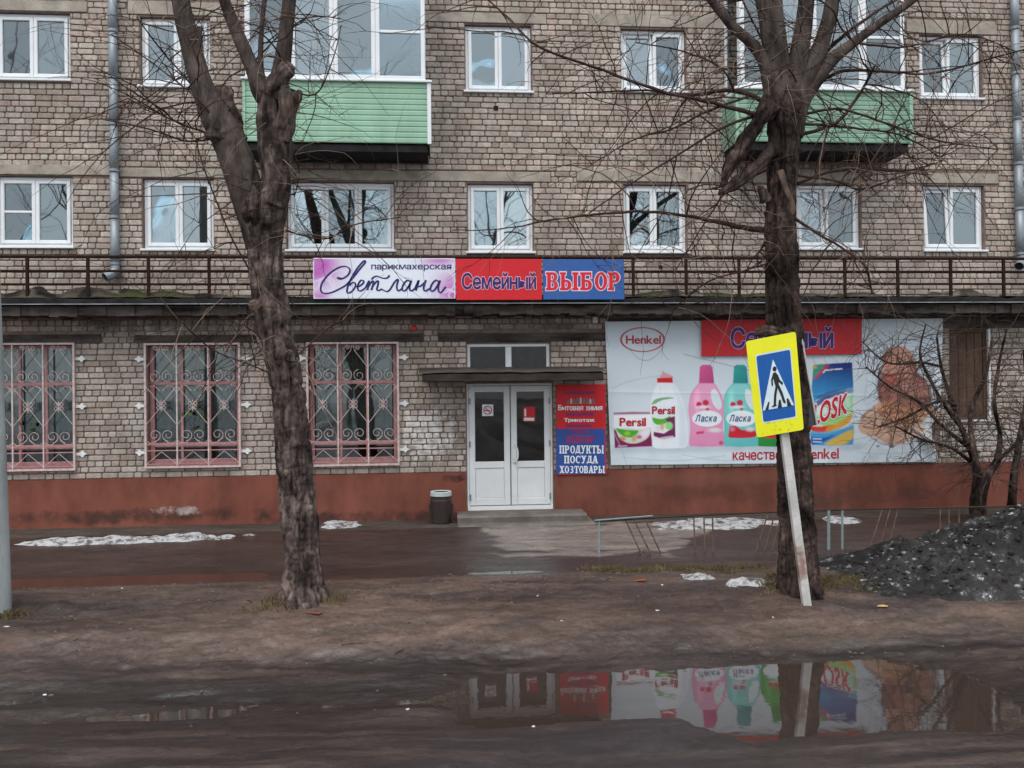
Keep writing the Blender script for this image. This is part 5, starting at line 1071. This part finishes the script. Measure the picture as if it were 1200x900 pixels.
tr_limbs = [[(913, 150, 12), (908, 122, 12), (903, 97, 10), (896, 72, 8), (880, 50, 6.5), (860, 32, 6), (845, 14, 5.5), (828, -8, 5), (800, -50, 4)],
            [(915, 150, 12), (911, 112, 13), (906, 75, 10.5), (901, 45, 9), (896, 15, 8), (889, -15, 7), (880, -70, 6)], [(920, 145, 13), (918, 105, 13), (914, 65, 11), (910, 30, 10), (906, -15, 9), (900, -80, 7)],
            [(923, 150, 13), (927, 112, 14), (934, 75, 12), (940, 40, 10.5), (945, 0, 9.5), (950, -60, 8)], [(926, 160, 13), (933, 116, 13), (947, 85, 11), (961, 55, 9.5), (971, 22, 8.5), (978, -15, 8), (990, -80, 6)], [(930, 160, 11), (938, 122, 11), (955, 96, 9), (975, 70, 8), (1000, 50, 6), (1030, 28, 5), (1072, -2, 4.5), (1110, -40, 4)]]
tr_stubs = [[(905, 120, 12, -.1), (889, 143, 8, -.1), (872, 168, 8.5, -.15), (857, 194, 6, -.2), (846, 218, 3, -.22)], [(908, 172, 8, -.1), (890, 192, 6, -.15), (866, 212, 6, -.2), (842, 228, 4, -.2)], [(914, 200, 3.4, -.25), (921, 222, 3, -.28), (928, 240, 2.6, -.28), (929, 252, 2, -.28)], [(898, 235, 6, -.1), (890, 218, 4, -.15)], [(925, 395, 7, -.25), (897, 388, 6, -.25), (885, 392, 4, -.25)]]
tr_br = [[(905, 125, 4.5), (880, 112, 4.2), (850, 106, 3.6), (800, 112, 3.2), (757, 101, 2.8), (700, 80, 2.4), (632, 55, 2), (595, 20, 1.6), (566, -5, 1.3)],
         [(900, 138, 4.5), (870, 130, 4), (840, 122, 3.4), (800, 113, 2.6), (760, 106, 1.8), (700, 108, 1.4), (640, 110, 1)],
         [(910, 272, 6), (880, 268, 5), (850, 262, 4), (810, 254, 3), (760, 248, 2.6), (700, 251, 2.2), (645, 258, 1.6), (590, 268, 1.1), (530, 270, .8)],
         [(895, 133, 2.8), (850, 148, 2.4), (800, 178, 1.8), (740, 215, 1.3), (690, 250, .9)], [(932, 160, 3.6), (960, 152, 3.2), (984, 141, 3), (1009, 107, 2.6), (1025, 77, 2)], [(935, 215, 3), (970, 202, 2.6), (1010, 198, 2.2), (1060, 200, 1.6), (1100, 190, 1)],
         [(930, 255, 3), (960, 275, 2.4), (990, 292, 2), (1014, 312, 1.6), (1022, 345, 1)], [(948, 105, 3.4), (985, 84, 3), (1040, 84, 2.4), (1090, 86, 2), (1150, 72, 1.6), (1210, 55, 1.2)], [(945, 110, 3), (970, 60, 3), (1010, 25, 2.4), (1050, 0, 2)], [(880, 112, 2.4), (830, 130, 2), (790, 150, 1.6), (740, 165, 1.3), (690, 195, 1)],
         [(928, 248, 2.6), (916, 262, 2.2), (900, 282, 2), (885, 300, 1.4)], [(938, 135, 2.6), (985, 128, 2.2), (1040, 145, 1.8), (1100, 165, 1.4), (1170, 175, 1)], [(938, 145, 2.4), (1000, 150, 2), (1060, 160, 1.5), (1110, 190, 1.1)], [(930, 205, 2.4), (980, 212, 2), (1010, 222, 1.8), (1060, 205, 1.3), (1090, 205, 1)],
         [(890, 140, 2), (850, 190, 1.8), (845, 230, 1.5), (820, 270, 1.2), (790, 320, 1)], [(898, 200, 1.8), (860, 215, 1.6), (830, 222, 1.3)], [(920, 300, 2), (880, 315, 1.7), (830, 330, 1.4), (790, 362, 1)], [(860, 106, 2), (845, 80, 1.8), (800, 60, 1.4), (745, 50, 1)], [(1000, 50, 2.2), (1060, 55, 1.6), (1130, 40, 1.2), (1190, 60, 1)], [(900, 60, 2), (870, 0, 1.6), (850, -50, 1.2)]]
street_tree('pollarded_tree', 'bare tree with torn branches standing behind the crossing sign', TREER, YR, tr_trunk, tr_limbs, tr_br, tr_stubs, 330, 11, BARKR, [(903, 140, 5, 40, .12), (912, 165, 4, 20, .09), (912, 215, 4, 20, .08), (905, 330, 5, 8, .07), (922, 335, 6, 6, .05), (905, 260, 4, 25, .07), (930, 300, 5, 12, -.05), (915, 395, 8, 8, -.07), (938, 430, 5, 14, .05), (905, 560, 5, 40, .05), (945, 610, 5, 12, .05), (920, 620, 4, 40, .04), (935, 130, 5, 25, -.05)])
# shrub at the right edge
SB = onground(1146, 606); SHY = -1.35; rnd = random.Random(21)
SHR = thing('bare_shrub', 'bare many-stemmed shrub by the wall at the right edge, behind the snow heap', 'shrub', (P(1146, 606, SHY).x, SHY, .4)); paths = []
for l in [[(1143, 612, 8), (1144, 585, 8), (1146, 560, 7), (1140, 535, 5), (1128, 505, 3.6), (1115, 470, 2.8), (1103, 430, 2.2), (1098, 395, 1.4)], [(1148, 612, 8), (1150, 580, 7), (1158, 556, 6), (1168, 540, 5), (1172, 510, 3), (1165, 470, 2.4), (1172, 420, 1.8), (1180, 385, 1.2)], [(1148, 560, 5), (1140, 520, 4), (1138, 480, 3), (1155, 440, 2.2), (1162, 400, 1.5)], [(1185, 600, 6), (1188, 560, 5), (1196, 510, 4), (1204, 460, 3), (1200, 410, 2)],
          [(1136, 525, 3), (1105, 500, 2.4), (1075, 470, 2), (1045, 455, 1.4), (1015, 430, 1)], [(1130, 505, 3), (1110, 480, 2.4), (1090, 445, 2), (1078, 415, 1.6), (1085, 380, 1)], [(1120, 475, 2.4), (1100, 470, 2), (1060, 490, 1.5), (1030, 500, 1)], [(1142, 545, 3), (1115, 525, 2.2), (1080, 515, 1.6), (1050, 500, 1.1)], [(1104, 430, 2), (1080, 425, 1.5), (1040, 425, 1.1), (1010, 400, .8)], [(1168, 540, 3), (1190, 520, 2.2), (1215, 480, 1.6)]]:
    l = [tuple(q)+(rnd.uniform(-.25, .25),) for q in l]; c, r = px_path(l, SHY); MB().tube(c, [v*.82 for v in r], 8, rough=.16, seed=3, nscale=12).build('stem', BARKR, SHR, True); paths.append((c, r))
m = MB(); twigs(m, paths, 520, .25, 1.1, rnd, droop=.2, zmin=.9, r0=.0065, sub=5); stuff(m.build('crown', mat('shrub_twig', (.085, .06, .05), .9, .3, 5), SHR, True))
# ================================================================== STREET FURNITURE
# crossing sign: two panels hinged in a V on a leaning post
YS = onground(947, 708).y
PP = thing('crossing_sign', 'yellow bordered blue pedestrian crossing sign on a leaning pale post before the tree', 'sign', tuple(onground(947, 708)))
cn = [(874, 400), (932.5, 388.5), (942, 503.5), (887, 513)]; dys = [.06, -.10, -.10, .06]
C4 = [P(a, b_, YS-.02+d_) for (a, b_), d_ in zip(cn, dys)]
nrm = ((C4[1]-C4[0]).cross(C4[3]-C4[0])).normalized()
if nrm.dot(CAM-C4[0]) < 0: nrm = -nrm
def SQ(u, v, h=0.): return (C4[0]*(1-u)+C4[1]*u)*(1-v)+(C4[3]*(1-u)+C4[2]*u)*v+nrm*h
def round_rect(u0, v0, u1, v1, r, n=4, asp=.52):
    out = []
    for cx_, cy_, a0 in ((u1-r, v0+r*asp, -90), (u1-r, v1-r*asp, 0), (u0+r, v1-r*asp, 90), (u0+r, v0+r*asp, 180)):
        for i in range(n+1): a = math.radians(a0+90*i/n); out.append((cx_+r*math.cos(a), cy_+r*asp*math.sin(a)))
    return out
YEL = mat('fluorescent_yellow', (.80, .78, .015), .4, .05, 4); SBL = mat('sign_blue', L(14, 84, 158), .4, .07, 5); BLK = mat('sign_black', (.012, .012, .016), .5); RWH = mat('reflective_white', L(205, 220, 228), .4, .06, 8); GREYB = mat('sign_back', (.05, .05, .055), .6, .2); ALU = mat('sign_edge', (.5, .5, .5), .5, .1)
o = round_rect(0, 0, 1, 1, .05); n = len(o); MB().add([SQ(*q) for q in o]+[SQ(*q, -.025) for q in o], [tuple(range(n)), tuple(range(2*n-1, n-1, -1))]+[(i, i+n, (i+1) % n+n, (i+1) % n) for i in range(n)]).build('front_panel', YEL, PP)
sf = lambda name, polys, h, m: MB().__class__.build((lambda b: [b.add([SQ(u, v, h) for u, v in q], [tuple(range(len(q)))]) for q in polys] and b)(MB()), name, m, PP)
sf('white_rim', [round_rect(.155, .155, .875, .868, .05)], .002, RWH); sf('blue_field', [round_rect(.175, .17, .855, .852, .04)], .004, SBL)
sf('white_triangle', [[(.50, .235), (.84, .735), (.185, .735)]], .006, RWH)
man = [ell(.515, .335, .042, .026, 16), [(.47, .375), (.53, .368), (.56, .40), (.575, .47), (.56, .52), (.50, .52), (.475, .45)], [(.475, .375), (.50, .40), (.455, .45), (.452, .50), (.42, .505), (.42, .44)], [(.545, .385), (.57, .40), (.60, .455), (.66, .49), (.64, .515), (.575, .475)],
       [(.50, .51), (.55, .51), (.50, .60), (.47, .70), (.42, .70), (.45, .60)], [(.515, .50), (.57, .50), (.625, .58), (.675, .69), (.665, .705), (.625, .69), (.58, .60)], [(.42, .695), (.475, .695), (.485, .712), (.42, .712)]]
bars = [[(.235, .735), (.305, .735), (.345, .655), (.32, .655)], [(.37, .715), (.45, .715), (.455, .70), (.40, .70)], [(.50, .735), (.59, .735), (.575, .655), (.54, .655)], [(.70, .735), (.79, .735), (.73, .655), (.70, .655)]]
b = MB()
for i, q in enumerate(man+bars): b.add([SQ(u, v, .008+.0004*i) for u, v in q], [tuple(range(len(q)))])
b.build('walking_figure', BLK, PP)
# scuffs along the lower border
b = MB()
for i in range(26):
    u, v = random.uniform(.08, .92), random.choice([random.uniform(.895, .97), random.uniform(.86, .875)]); w, h = random.uniform(.01, .05), random.uniform(.003, .012); b.add([SQ(u, v, .0095), SQ(u+w, v-h*.5, .0095), SQ(u+w*.8, v+h, .0095)], [(0, 1, 2)])
stuff(b.build('scuff_marks', mat('scuffed_yellow', (.5, .47, .05), .7), PP))
B4 = [P(876, 402, YS+.08), P(938, 391, YS+.26), P(957, 498, YS+.26), P(889, 513, YS+.08)]
n2_ = ((B4[1]-B4[0]).cross(B4[3]-B4[0])).normalized(); n2_ = -n2_ if n2_.y < 0 else n2_
MB().add(B4+[q+n2_*.02 for q in B4], [(0, 1, 2, 3), (7, 6, 5, 4), (0, 4, 5, 1), (1, 5, 6, 2), (2, 6, 7, 3), (3, 7, 4, 0)]).build('rear_panel', GREYB, PP)
MB().tube([B4[1]+Vector((0, -.012, 0)), B4[2]+Vector((0, -.012, 0))], .012, 6).build('panel_edge', ALU, PP)
pb = onground(947, 708); a = pb+Vector((0, 0, -.15)); tp = P(912, 455, YS+.02); d_ = (tp-a).normalized(); s_ = d_.cross(Vector((0, 1, 0))).normalized()*.045; f_ = Vector((0, .03, 0))
pm = MB(); nseg = 14; vs = []
for i in range(nseg+1):
    c = a.lerp(tp, i/nseg)+Vector((.004*mnoise.noise((i*.9, 0, 0)), 0, 0)); vs += [c-s_-f_, c+s_-f_, c+s_+f_, c-s_+f_]
pm.add(vs, [(4*i+k, 4*i+(k+1) % 4, 4*i+4+(k+1) % 4, 4*i+4+k) for i in range(nseg) for k in range(4)]+[(3, 2, 1, 0), tuple(4*nseg+k for k in range(4))]).build('post', mat('peeling_white_post', (.52, .5, .47), .8, .25, 3, .3, 40, col2=(.6, .58, .56)), PP)
stain(MATS['peeling_white_post'], (pb.x+P(925, 560, YS).x)/2, pb.z+.45, .2, .35, (.2, .09, .06), .8, 8)
# concrete lamp pole cut by the left edge
b0 = onground(-4, 716); YP = b0.y; LP = thing('lamp_pole', 'pale concrete pole standing at the left edge of the picture', 'pole', (b0.x, b0.y, b0.z))
c, r = px_path([(-6, 730, 17), (-6, 700, 17), (-9, 560, 15.5), (-14, 340, 13), (-24, 0, 10), (-34, -400, 8)], YP); MB().tube(c, r, 20, rough=.015, nscale=2).build('shaft', mat('pole_concrete', (.33, .35, .35), .85, .22, 4, .2, 60, stretch=(1, 1, .3)), LP, True)
tp = c[-1]; MB().tube(catmull([tp-Vector((0, 0, .4)), tp+Vector((.05, -.1, .5)), tp+Vector((.2, -.9, .9)), tp+Vector((.25, -1.5, .95))], 5), .04, 8).build('lamp_arm', ZINC, LP, True); MB().lathe(tuple(tp+Vector((.26, -1.6, .85))), [(.001, .15), (.1, .13), (.16, .05), (.15, 0), (.001, -.03)], 14).build('lamp_head', ZINC, LP, True)
# waste bin
bp0 = P(517, 610, -.4); bz = gz(bp0.x, -.4); TB = thing('waste_bin', 'dark brown street bin with a pale rim left of the shop door', 'bin', (bp0.x, -.4, bz))
hb = P(517, 577, -.4).z-bz; BINM = mat('bin_brown', (.03, .018, .016), .6, .3, 8)
MB().lathe((bp0.x, -.4, bz), [(.001, 0), (.15, 0), (.155, .02), (.175, hb-.13), (.165, hb-.1), (.165, hb), (.13, hb), (.125, hb-.2), (.001, hb-.2)], 22).build('body', BINM, TB)
MB().lathe((bp0.x, -.4, bz), [(.168, hb-.055), (.174, hb-.05), (.174, hb+.012), (.16, hb+.022), (.128, hb+.01)], 22).build('rim', mat('bin_rim', (.45, .5, .5), .5, .15), TB)
for s in (-1, 1): MB().box(bp0.x+s*.17, bp0.x+s*.2, -.42, -.38, bz, bz+hb*.62).build('stand', BINM, TB)
# low pipe fence
F0 = onground(701, 651); FY = F0.y
LF = thing('low_fence', 'low pipe rail fence with slanting thin bars in front of the banner', 'fence', tuple(F0)); RUST = mat('rusty_bar', (.15, .1, .07), .85, .4, 12); CYA = mat('pale_cyan_paint', (.22, .28, .28), .6, .15, 8)
top = [P(697, 611, FY), P(790, 605.5, FY), P(910, 600, FY), P(1000, 597, FY), P(1135, 594.5, FY), P(1240, 592, FY)]
MB().tube(top, .013, 6).build('rail', mat('dark_rail', (.05, .035, .03), .8, .3), LF)
MB().tube([P(697, 610, FY-.02), P(740, 606.5, FY-.03), P(765, 604.5, FY-.03)], .011, 6).build('rail', CYA, LF)
for (a, ya, b_, yb, w, mm) in [(702, 610, 702, 652, .016, CYA), (733, 609, 757, 657, .011, RUST), (743, 609, 768, 656, .011, RUST), (756, 608, 779, 655, .011, RUST), (813, 606, 815, 653, .011, RUST), (825, 606, 826, 652, .011, RUST), (835, 605, 836, 652, .011, RUST), (900, 602, 884, 648, .01, RUST), (908, 602, 894, 648, .01, RUST), (916, 601, 903, 647, .01, RUST), (971, 598, 971, 656, .022, CYA), (987, 598, 987, 641, .017, CYA),
                          (1034, 597, 1018, 642, .01, RUST), (1043, 597, 1030, 642, .01, RUST), (1052, 597, 1040, 642, .01, RUST), (1102, 596, 1101, 630, .011, RUST), (1112, 596, 1112, 630, .011, RUST), (1124, 596, 1123, 628, .011, RUST)]:
    q = P(b_, yb, FY); q.z = min(q.z, gz(q.x, FY))-.05; MB().tube([P(a, ya, FY), q], w, 7).build('post' if mm is CYA else 'bar', mm, LF)
# ================================================================== SNOW
def snow_mat(name, lo, hi, thr):
    m = mat(name, lo, .7, .1, 5, .6, 24); cr = [n for n in m.node_tree.nodes if n.type == 'VALTORGB'][0]; cr.color_ramp.elements[0].color = (*lo, 1); cr.color_ramp.elements[1].color = (*hi, 1); cr.color_ramp.elements[0].position = thr; cr.color_ramp.elements[1].position = thr+.12
    n = [n for n in m.node_tree.nodes if n.type == 'TEX_NOISE'][0]; n.inputs['Scale'].default_value = 7; n.inputs['Roughness'].default_value = .75; return m
SNW = snow_mat('old_snow', (.1, .085, .075), (.42, .42, .43), .41)
def snow_patch(px0, py0, px1, py1, label, h=.05, s=0):
    a, b_ = onground(px0, (py0+py1)/2), onground(px1, (py0+py1)/2); c1, c0 = onground((px0+px1)/2, py1), onground((px0+px1)/2, py0); cx_, cy_ = (a.x+b_.x)/2, (c0.y+c1.y)/2; rx, ry = abs(b_.x-a.x)/2, abs(c0.y-c1.y)/2*.72+.03
    nu, nv = 110, 34; U, V = np.meshgrid(np.linspace(-1.25, 1.25, nu), np.linspace(-1.3, 1.3, nv)); X_ = cx_+U*rx; Y_ = cy_+V*ry+.12*rx*(fbm(X_*.9, X_*0, 2, s)-.5)
    gzz = np.vectorize(gz)(X_, Y_); Hh = h*np.clip(1-(np.abs(U)**3+V**2)+2.0*(fbm(X_*3.5, Y_*7, 5, s+3)-.5), -.4, 1)
    me = grid_mesh('snow_patch', np.stack([X_, Y_, gzz-.012+Hh+.012*(fbm(X_*14, Y_*14, 3, s)-.5)], -1), nu, nv); me.materials.append(SNW); o = link('snow_patch', me); tag(o, label, 'snow'); return o
snow_patch(15, 628, 290, 638.5, 'long strip of old snow along the wall foot at the left', .07, 3); snow_patch(378, 610, 425, 621, 'small white snow patch by the wall just right of the left tree', .06, 5)
snow_patch(765, 606, 925, 624, 'band of snow at the wall foot under the banner, behind the fence', .05, 7); snow_patch(793, 673, 838, 681, 'small flat snow remnant on the mud between fence and right tree', .04, 9); snow_patch(848, 678, 905, 693, 'grey icy snow remnant at the left foot of the right tree', .05, 12); snow_patch(965, 604, 1010, 616, 'little snow patch at the wall right of the right tree', .04, 15)
# dirty heap
hc = onground(1175, 690); HP = thing('snow_heap', 'dark dirty heap of old snow at the right edge below the shrub', 'snow heap', tuple(hc))
nu, nv = 330, 170; x0, x1 = onground(985, 690).x-.05, P(1420, 600, hc.y).x; U, V = np.meshgrid(np.linspace(0, 1, nu), np.linspace(0, 1, nv)); yn, yf = onground(1150, 702).y-.1, onground(1150, 702).y+2.3
X_ = x0+(x1-x0)*U; Y_ = yn+(yf-yn)*V; gzz = np.vectorize(gz)(X_, Y_)
ridge = np.clip((X_-x0-.15)/3.3, 0, 1)**1.15; prof = np.sin(np.pi*np.clip(V*1.02-.01, 0, 1))**.75; prof = np.where(V < .5, np.sin(np.pi*V)**.9, prof)
Hh = .97*ridge*prof*(.8+.4*fbm(X_*1.1, Y_*1.1, 3, 101)) + (.30*(fbm(X_*2.4, Y_*2.4, 3, 105)-.5)+.16*(fbm(X_*6, Y_*6, 4, 107)-.5)+.05*(fbm(X_*20, Y_*20, 2, 109)-.5))*np.clip(prof*ridge*4, 0, 1)-.03*(1-np.clip(prof*ridge*8, 0, 1))
me = grid_mesh('heap', np.stack([X_, Y_, gzz+Hh], -1), nu, nv)
sp = fbm(X_*17, Y_*17, 4, 110)+.35*(fbm(X_*2.2, Y_*2.2, 3, 111)-.5); hcol = mixc(np.zeros(X_.shape+(3,))+np.array([.024, .02, .02]), (.06, .055, .055), sstep(.4, .62, sp)); hcol = mixc(hcol, (.3, .3, .315), sstep(.6, .7, sp))
setcols(me, np.concatenate([hcol, np.full(X_.shape+(1,), .8)], -1)); DS = mat('dirty_snow', (.02, .016, .015), .65, .2, 5.5, .9, 26, spec=.2); cr_ = [n for n in DS.node_tree.nodes if n.type == 'VALTORGB'][0].color_ramp
cr_.elements[0].position = .40; cr_.elements[0].color = (.016, .013, .012, 1); cr_.elements[1].position = .655; cr_.elements[1].color = (.5, .5, .52, 1)
for p_, c_ in ((.54, .026), (.595, .07)): e_ = cr_.elements.new(p_); e_.color = (c_, c_*.95, c_*.93, 1)
n_ = [n for n in DS.node_tree.nodes if n.type == 'TEX_NOISE'][0]; n_.inputs['Detail'].default_value = 9; n_.inputs['Roughness'].default_value = .78; mottle(DS, 1.6, .55, 1.35)
me.materials.append(DS); link('mound', me, HP)
m = MB(); rr_ = random.Random(9); PC = []
def lump(mb, c, s, rnd):
    vs = []; n = 6
    for i, (zz, rr) in enumerate(((-.6, .7), (0, 1), (.55, .7))):
        for k in range(n): a = 2*math.pi*k/n+i*.4; q = s*rr*rnd.uniform(.65, 1.25); vs.append((c[0]+q*math.cos(a), c[1]+q*math.sin(a), c[2]+s*zz*.7))
    mb.add(vs, [(i*n+k, i*n+(k+1) % n, (i+1)*n+(k+1) % n, (i+1)*n+k) for i in range(2) for k in range(n)]+[tuple(range(2*n, 3*n))])
HZ = gzz+Hh
m2 = MB()
for i in range(800):
    j, k = rr_.randrange(4, nv//2+14), rr_.randrange(12, nu-2)
    if prof[j, k]*ridge[j, k] < .05: continue
    lump(m if rr_.random() < .3 else m2, (X_[j, k], Y_[j, k], HZ[j, k]+.005), rr_.choice([.008, .01, .014, .018, .025, .04]), rr_)
stuff(m.build('ice_chunks', snow_mat('ice_chunk', (.045, .042, .043), (.30, .305, .32), .45), HP, True)); stuff(m2.build('grit_chunks', mat('grit', (.03, .025, .025), .9, .4, 20, .5, 60), HP, True))
# ================================================================== SMALL THINGS ON THE GROUND
LIT = [mat('litter_white', (.6, .6, .6), .7, .1), mat('litter_red', (.4, .08, .05), .7), mat('litter_tan', (.5, .32, .16), .8)]
def scrap(px_, py_, s, mm, label, group=None):
    p_ = onground(px_, py_); rnd = random.Random(px_*7+py_); n = 6; top = []
    for k in range(n): a = 2*math.pi*k/n; q = s*rnd.uniform(.5, 1.1); top.append((p_.x+q*math.cos(a)*1.5, p_.y+q*math.sin(a), p_.z+.008+rnd.uniform(0, s*.25)))
    top = top+[(p_.x, p_.y, p_.z+.008+s*.2)]; bot = [(x_, y_, z_-.006) for x_, y_, z_ in top]
    o = MB().add(top+bot, [(6, k, (k+1) % n) for k in range(n)]+[(13, 7+(k+1) % n, 7+k) for k in range(n)]+[(k, 7+k, 7+(k+1) % n, (k+1) % n) for k in range(n)]).build('litter_scrap', mm, None); tag(o, label, 'litter', group)
for (a, b_, s) in [(52, 815, .022), (143, 690, .02), (232, 676, .016), (60, 686, .016), (8, 735, .03), (630, 699, .016), (658, 728, .016), (770, 716, .03), (842, 668, .016), (906, 724, .016), (600, 851, .022), (625, 852, .018), (478, 832, .02), (776, 686, .022)]:
    scrap(a, b_, s*.75, LIT[0], 'small white paper scrap lying on the muddy ground', 'white scraps on the mud')
scrap(1034, 711, .06, LIT[2], 'orange-tan scrap on the mud below the dirty snow heap'); scrap(752, 681, .06, LIT[1], 'reddish scrap in the dry grass behind the fence'); scrap(370, 720, .07, mat('litter_brick', (.16, .06, .05), .9), 'dull red brick bit on the mud at the left tree foot')
for (a, b_, c_, d_, lab) in ((463, 767, 481, 759, 'dark fallen stick on the mud in the middle'), (236, 778, 290, 775, 'long dark stick lying flat on the mud at the left'), (400, 757, 432, 754, 'thin dark stick on the pale mud right of the left tree')):
    p0, p1 = onground(a, b_), onground(c_, d_); md = p0.lerp(p1, .5)+Vector((0, .02, .008)); o = MB().tube(catmull([p0+Vector((0, 0, .006)), md, p1+Vector((0, 0, .004))], 4), [.007]*4+[.005]*5, 5).build('fallen_stick', TWIG, None); tag(o, lab, 'stick')
# pebbles and clods in the mud
m = MB(); pr = random.Random(31)
for i in range(1700):
    x_, y_ = pr.uniform(-8, 8.5), -3.7-abs(pr.gauss(0, 1.4)); z_ = gz(x_, y_)
    if y_ < -8.8 or z_ < -.088 and y_ < -5.8: continue
    lump(m, (x_, y_, z_), pr.choice([.006, .008, .01, .012, .016, .022]), pr)
o = m.build('pebbles', mat('pebble', (.07, .055, .05), .9, .6, 30, col2=(.2, .17, .155))); stuff(o); tag(o, 'loose pebbles and mud clods strewn over the ground', 'pebbles')
# dry grass tufts (nobody could count the blades)
m = MB(); gr = random.Random(4)
def tuft(px_, py_, n, spread, h):
    p_ = onground(px_, py_)
    for i in range(n):
        x_, y_ = p_.x+gr.gauss(0, spread), p_.y+gr.gauss(0, spread*.5); z_ = gz(x_, y_); d_ = Vector((gr.gauss(0, .6), gr.gauss(0, .6), 1)).normalized()*h*gr.uniform(.4, 1); w = .004
        m.add([(x_-w, y_, z_-.01), (x_+w, y_, z_-.01), (x_+d_.x*.6+w*.6, y_+d_.y*.6, z_+d_.z*.7), (x_+d_.x*1.3, y_+d_.y*1.3, z_+d_.z*.85)], [(0, 1, 2, 3)])
for px_ in range(690, 900, 6): tuft(px_, 664+8*gr.random(), 24, .07, .08)
for px_ in range(962, 1035, 7): tuft(px_, 676+16*gr.random(), 26, .07, .09)
for (a, b_) in ((320, 704), (330, 708), (310, 712), (385, 706), (395, 703), (340, 714), (900, 684), (910, 692), (960, 692), (10, 722), (20, 720), (2, 726), (905, 676), (970, 684)): tuft(a, b_, 40, .09, .09)
o = m.build('dry_grass', mat('dry_grass', (.13, .10, .045), .9, .5, 3)); stuff(o); tag(o, 'sparse dry yellowish grass along the fence and around the tree feet', 'grass')
# ================================================================== TREES ACROSS THE ROAD (they show in the window panes)
def road_tree(seed):
    rnd = random.Random(seed); m = MB(); tips = []
    def grow(p_, d_, r, Ln, lvl):
        n = 7; pts = [p_]; rad = [r]
        for k in range(n): d_ = (d_+Vector((rnd.gauss(0, .09), rnd.gauss(0, .09), rnd.gauss(.03, .06)))).normalized(); pts.append(pts[-1]+d_*Ln/n); rad.append(r*(1-.62*(k+1)/n))
        m.tube(pts, rad, 9 if lvl == 0 else 5 if lvl < 2 else 3, cap=False)
        if lvl < 3:
            for i in range((9, 7, 6)[lvl]):
                k = rnd.randint(2, n) if lvl else rnd.randint(2, n); a = rnd.uniform(0, 6.28); up_ = .75 if lvl == 0 else .35
                dd = Vector((math.cos(a), math.sin(a), up_+rnd.gauss(0, .25))).normalized(); dd = (dd+d_*.4).normalized(); grow(pts[k], dd, rad[k]*.55, Ln*rnd.uniform(.35, .5), lvl+1)
    grow(Vector((0, 0, -.2)), Vector((0, 0, 1)), .13, 14, 0); me = m.mesh('road_tree'); me.materials.append(BARK); return me
RTM = [road_tree(s) for s in (1, 2, 3)]
for i, (x_, y_) in enumerate([(-27, -29), (-20.5, -26), (-15, -30), (-9.2, -27), (-4.5, -31), (1.0, -27.5), (6.2, -30), (12, -27), (17, -31), (22, -27), (29, -30), (36, -28)]):
    o = link('road_tree', RTM[i % 3], None, (x_*1.25, y_-12, .12)); o.rotation_euler = (0, 0, i*1.3); o.scale = (1.2, 1.2, 1.3+.12*math.sin(i*2.1)); tag(o, 'bare tall tree across the road, mirrored in the window panes', 'tree', 'bare trees across the road')
for o in bpy.data.objects:
    if '_w' in o: del o['_w']
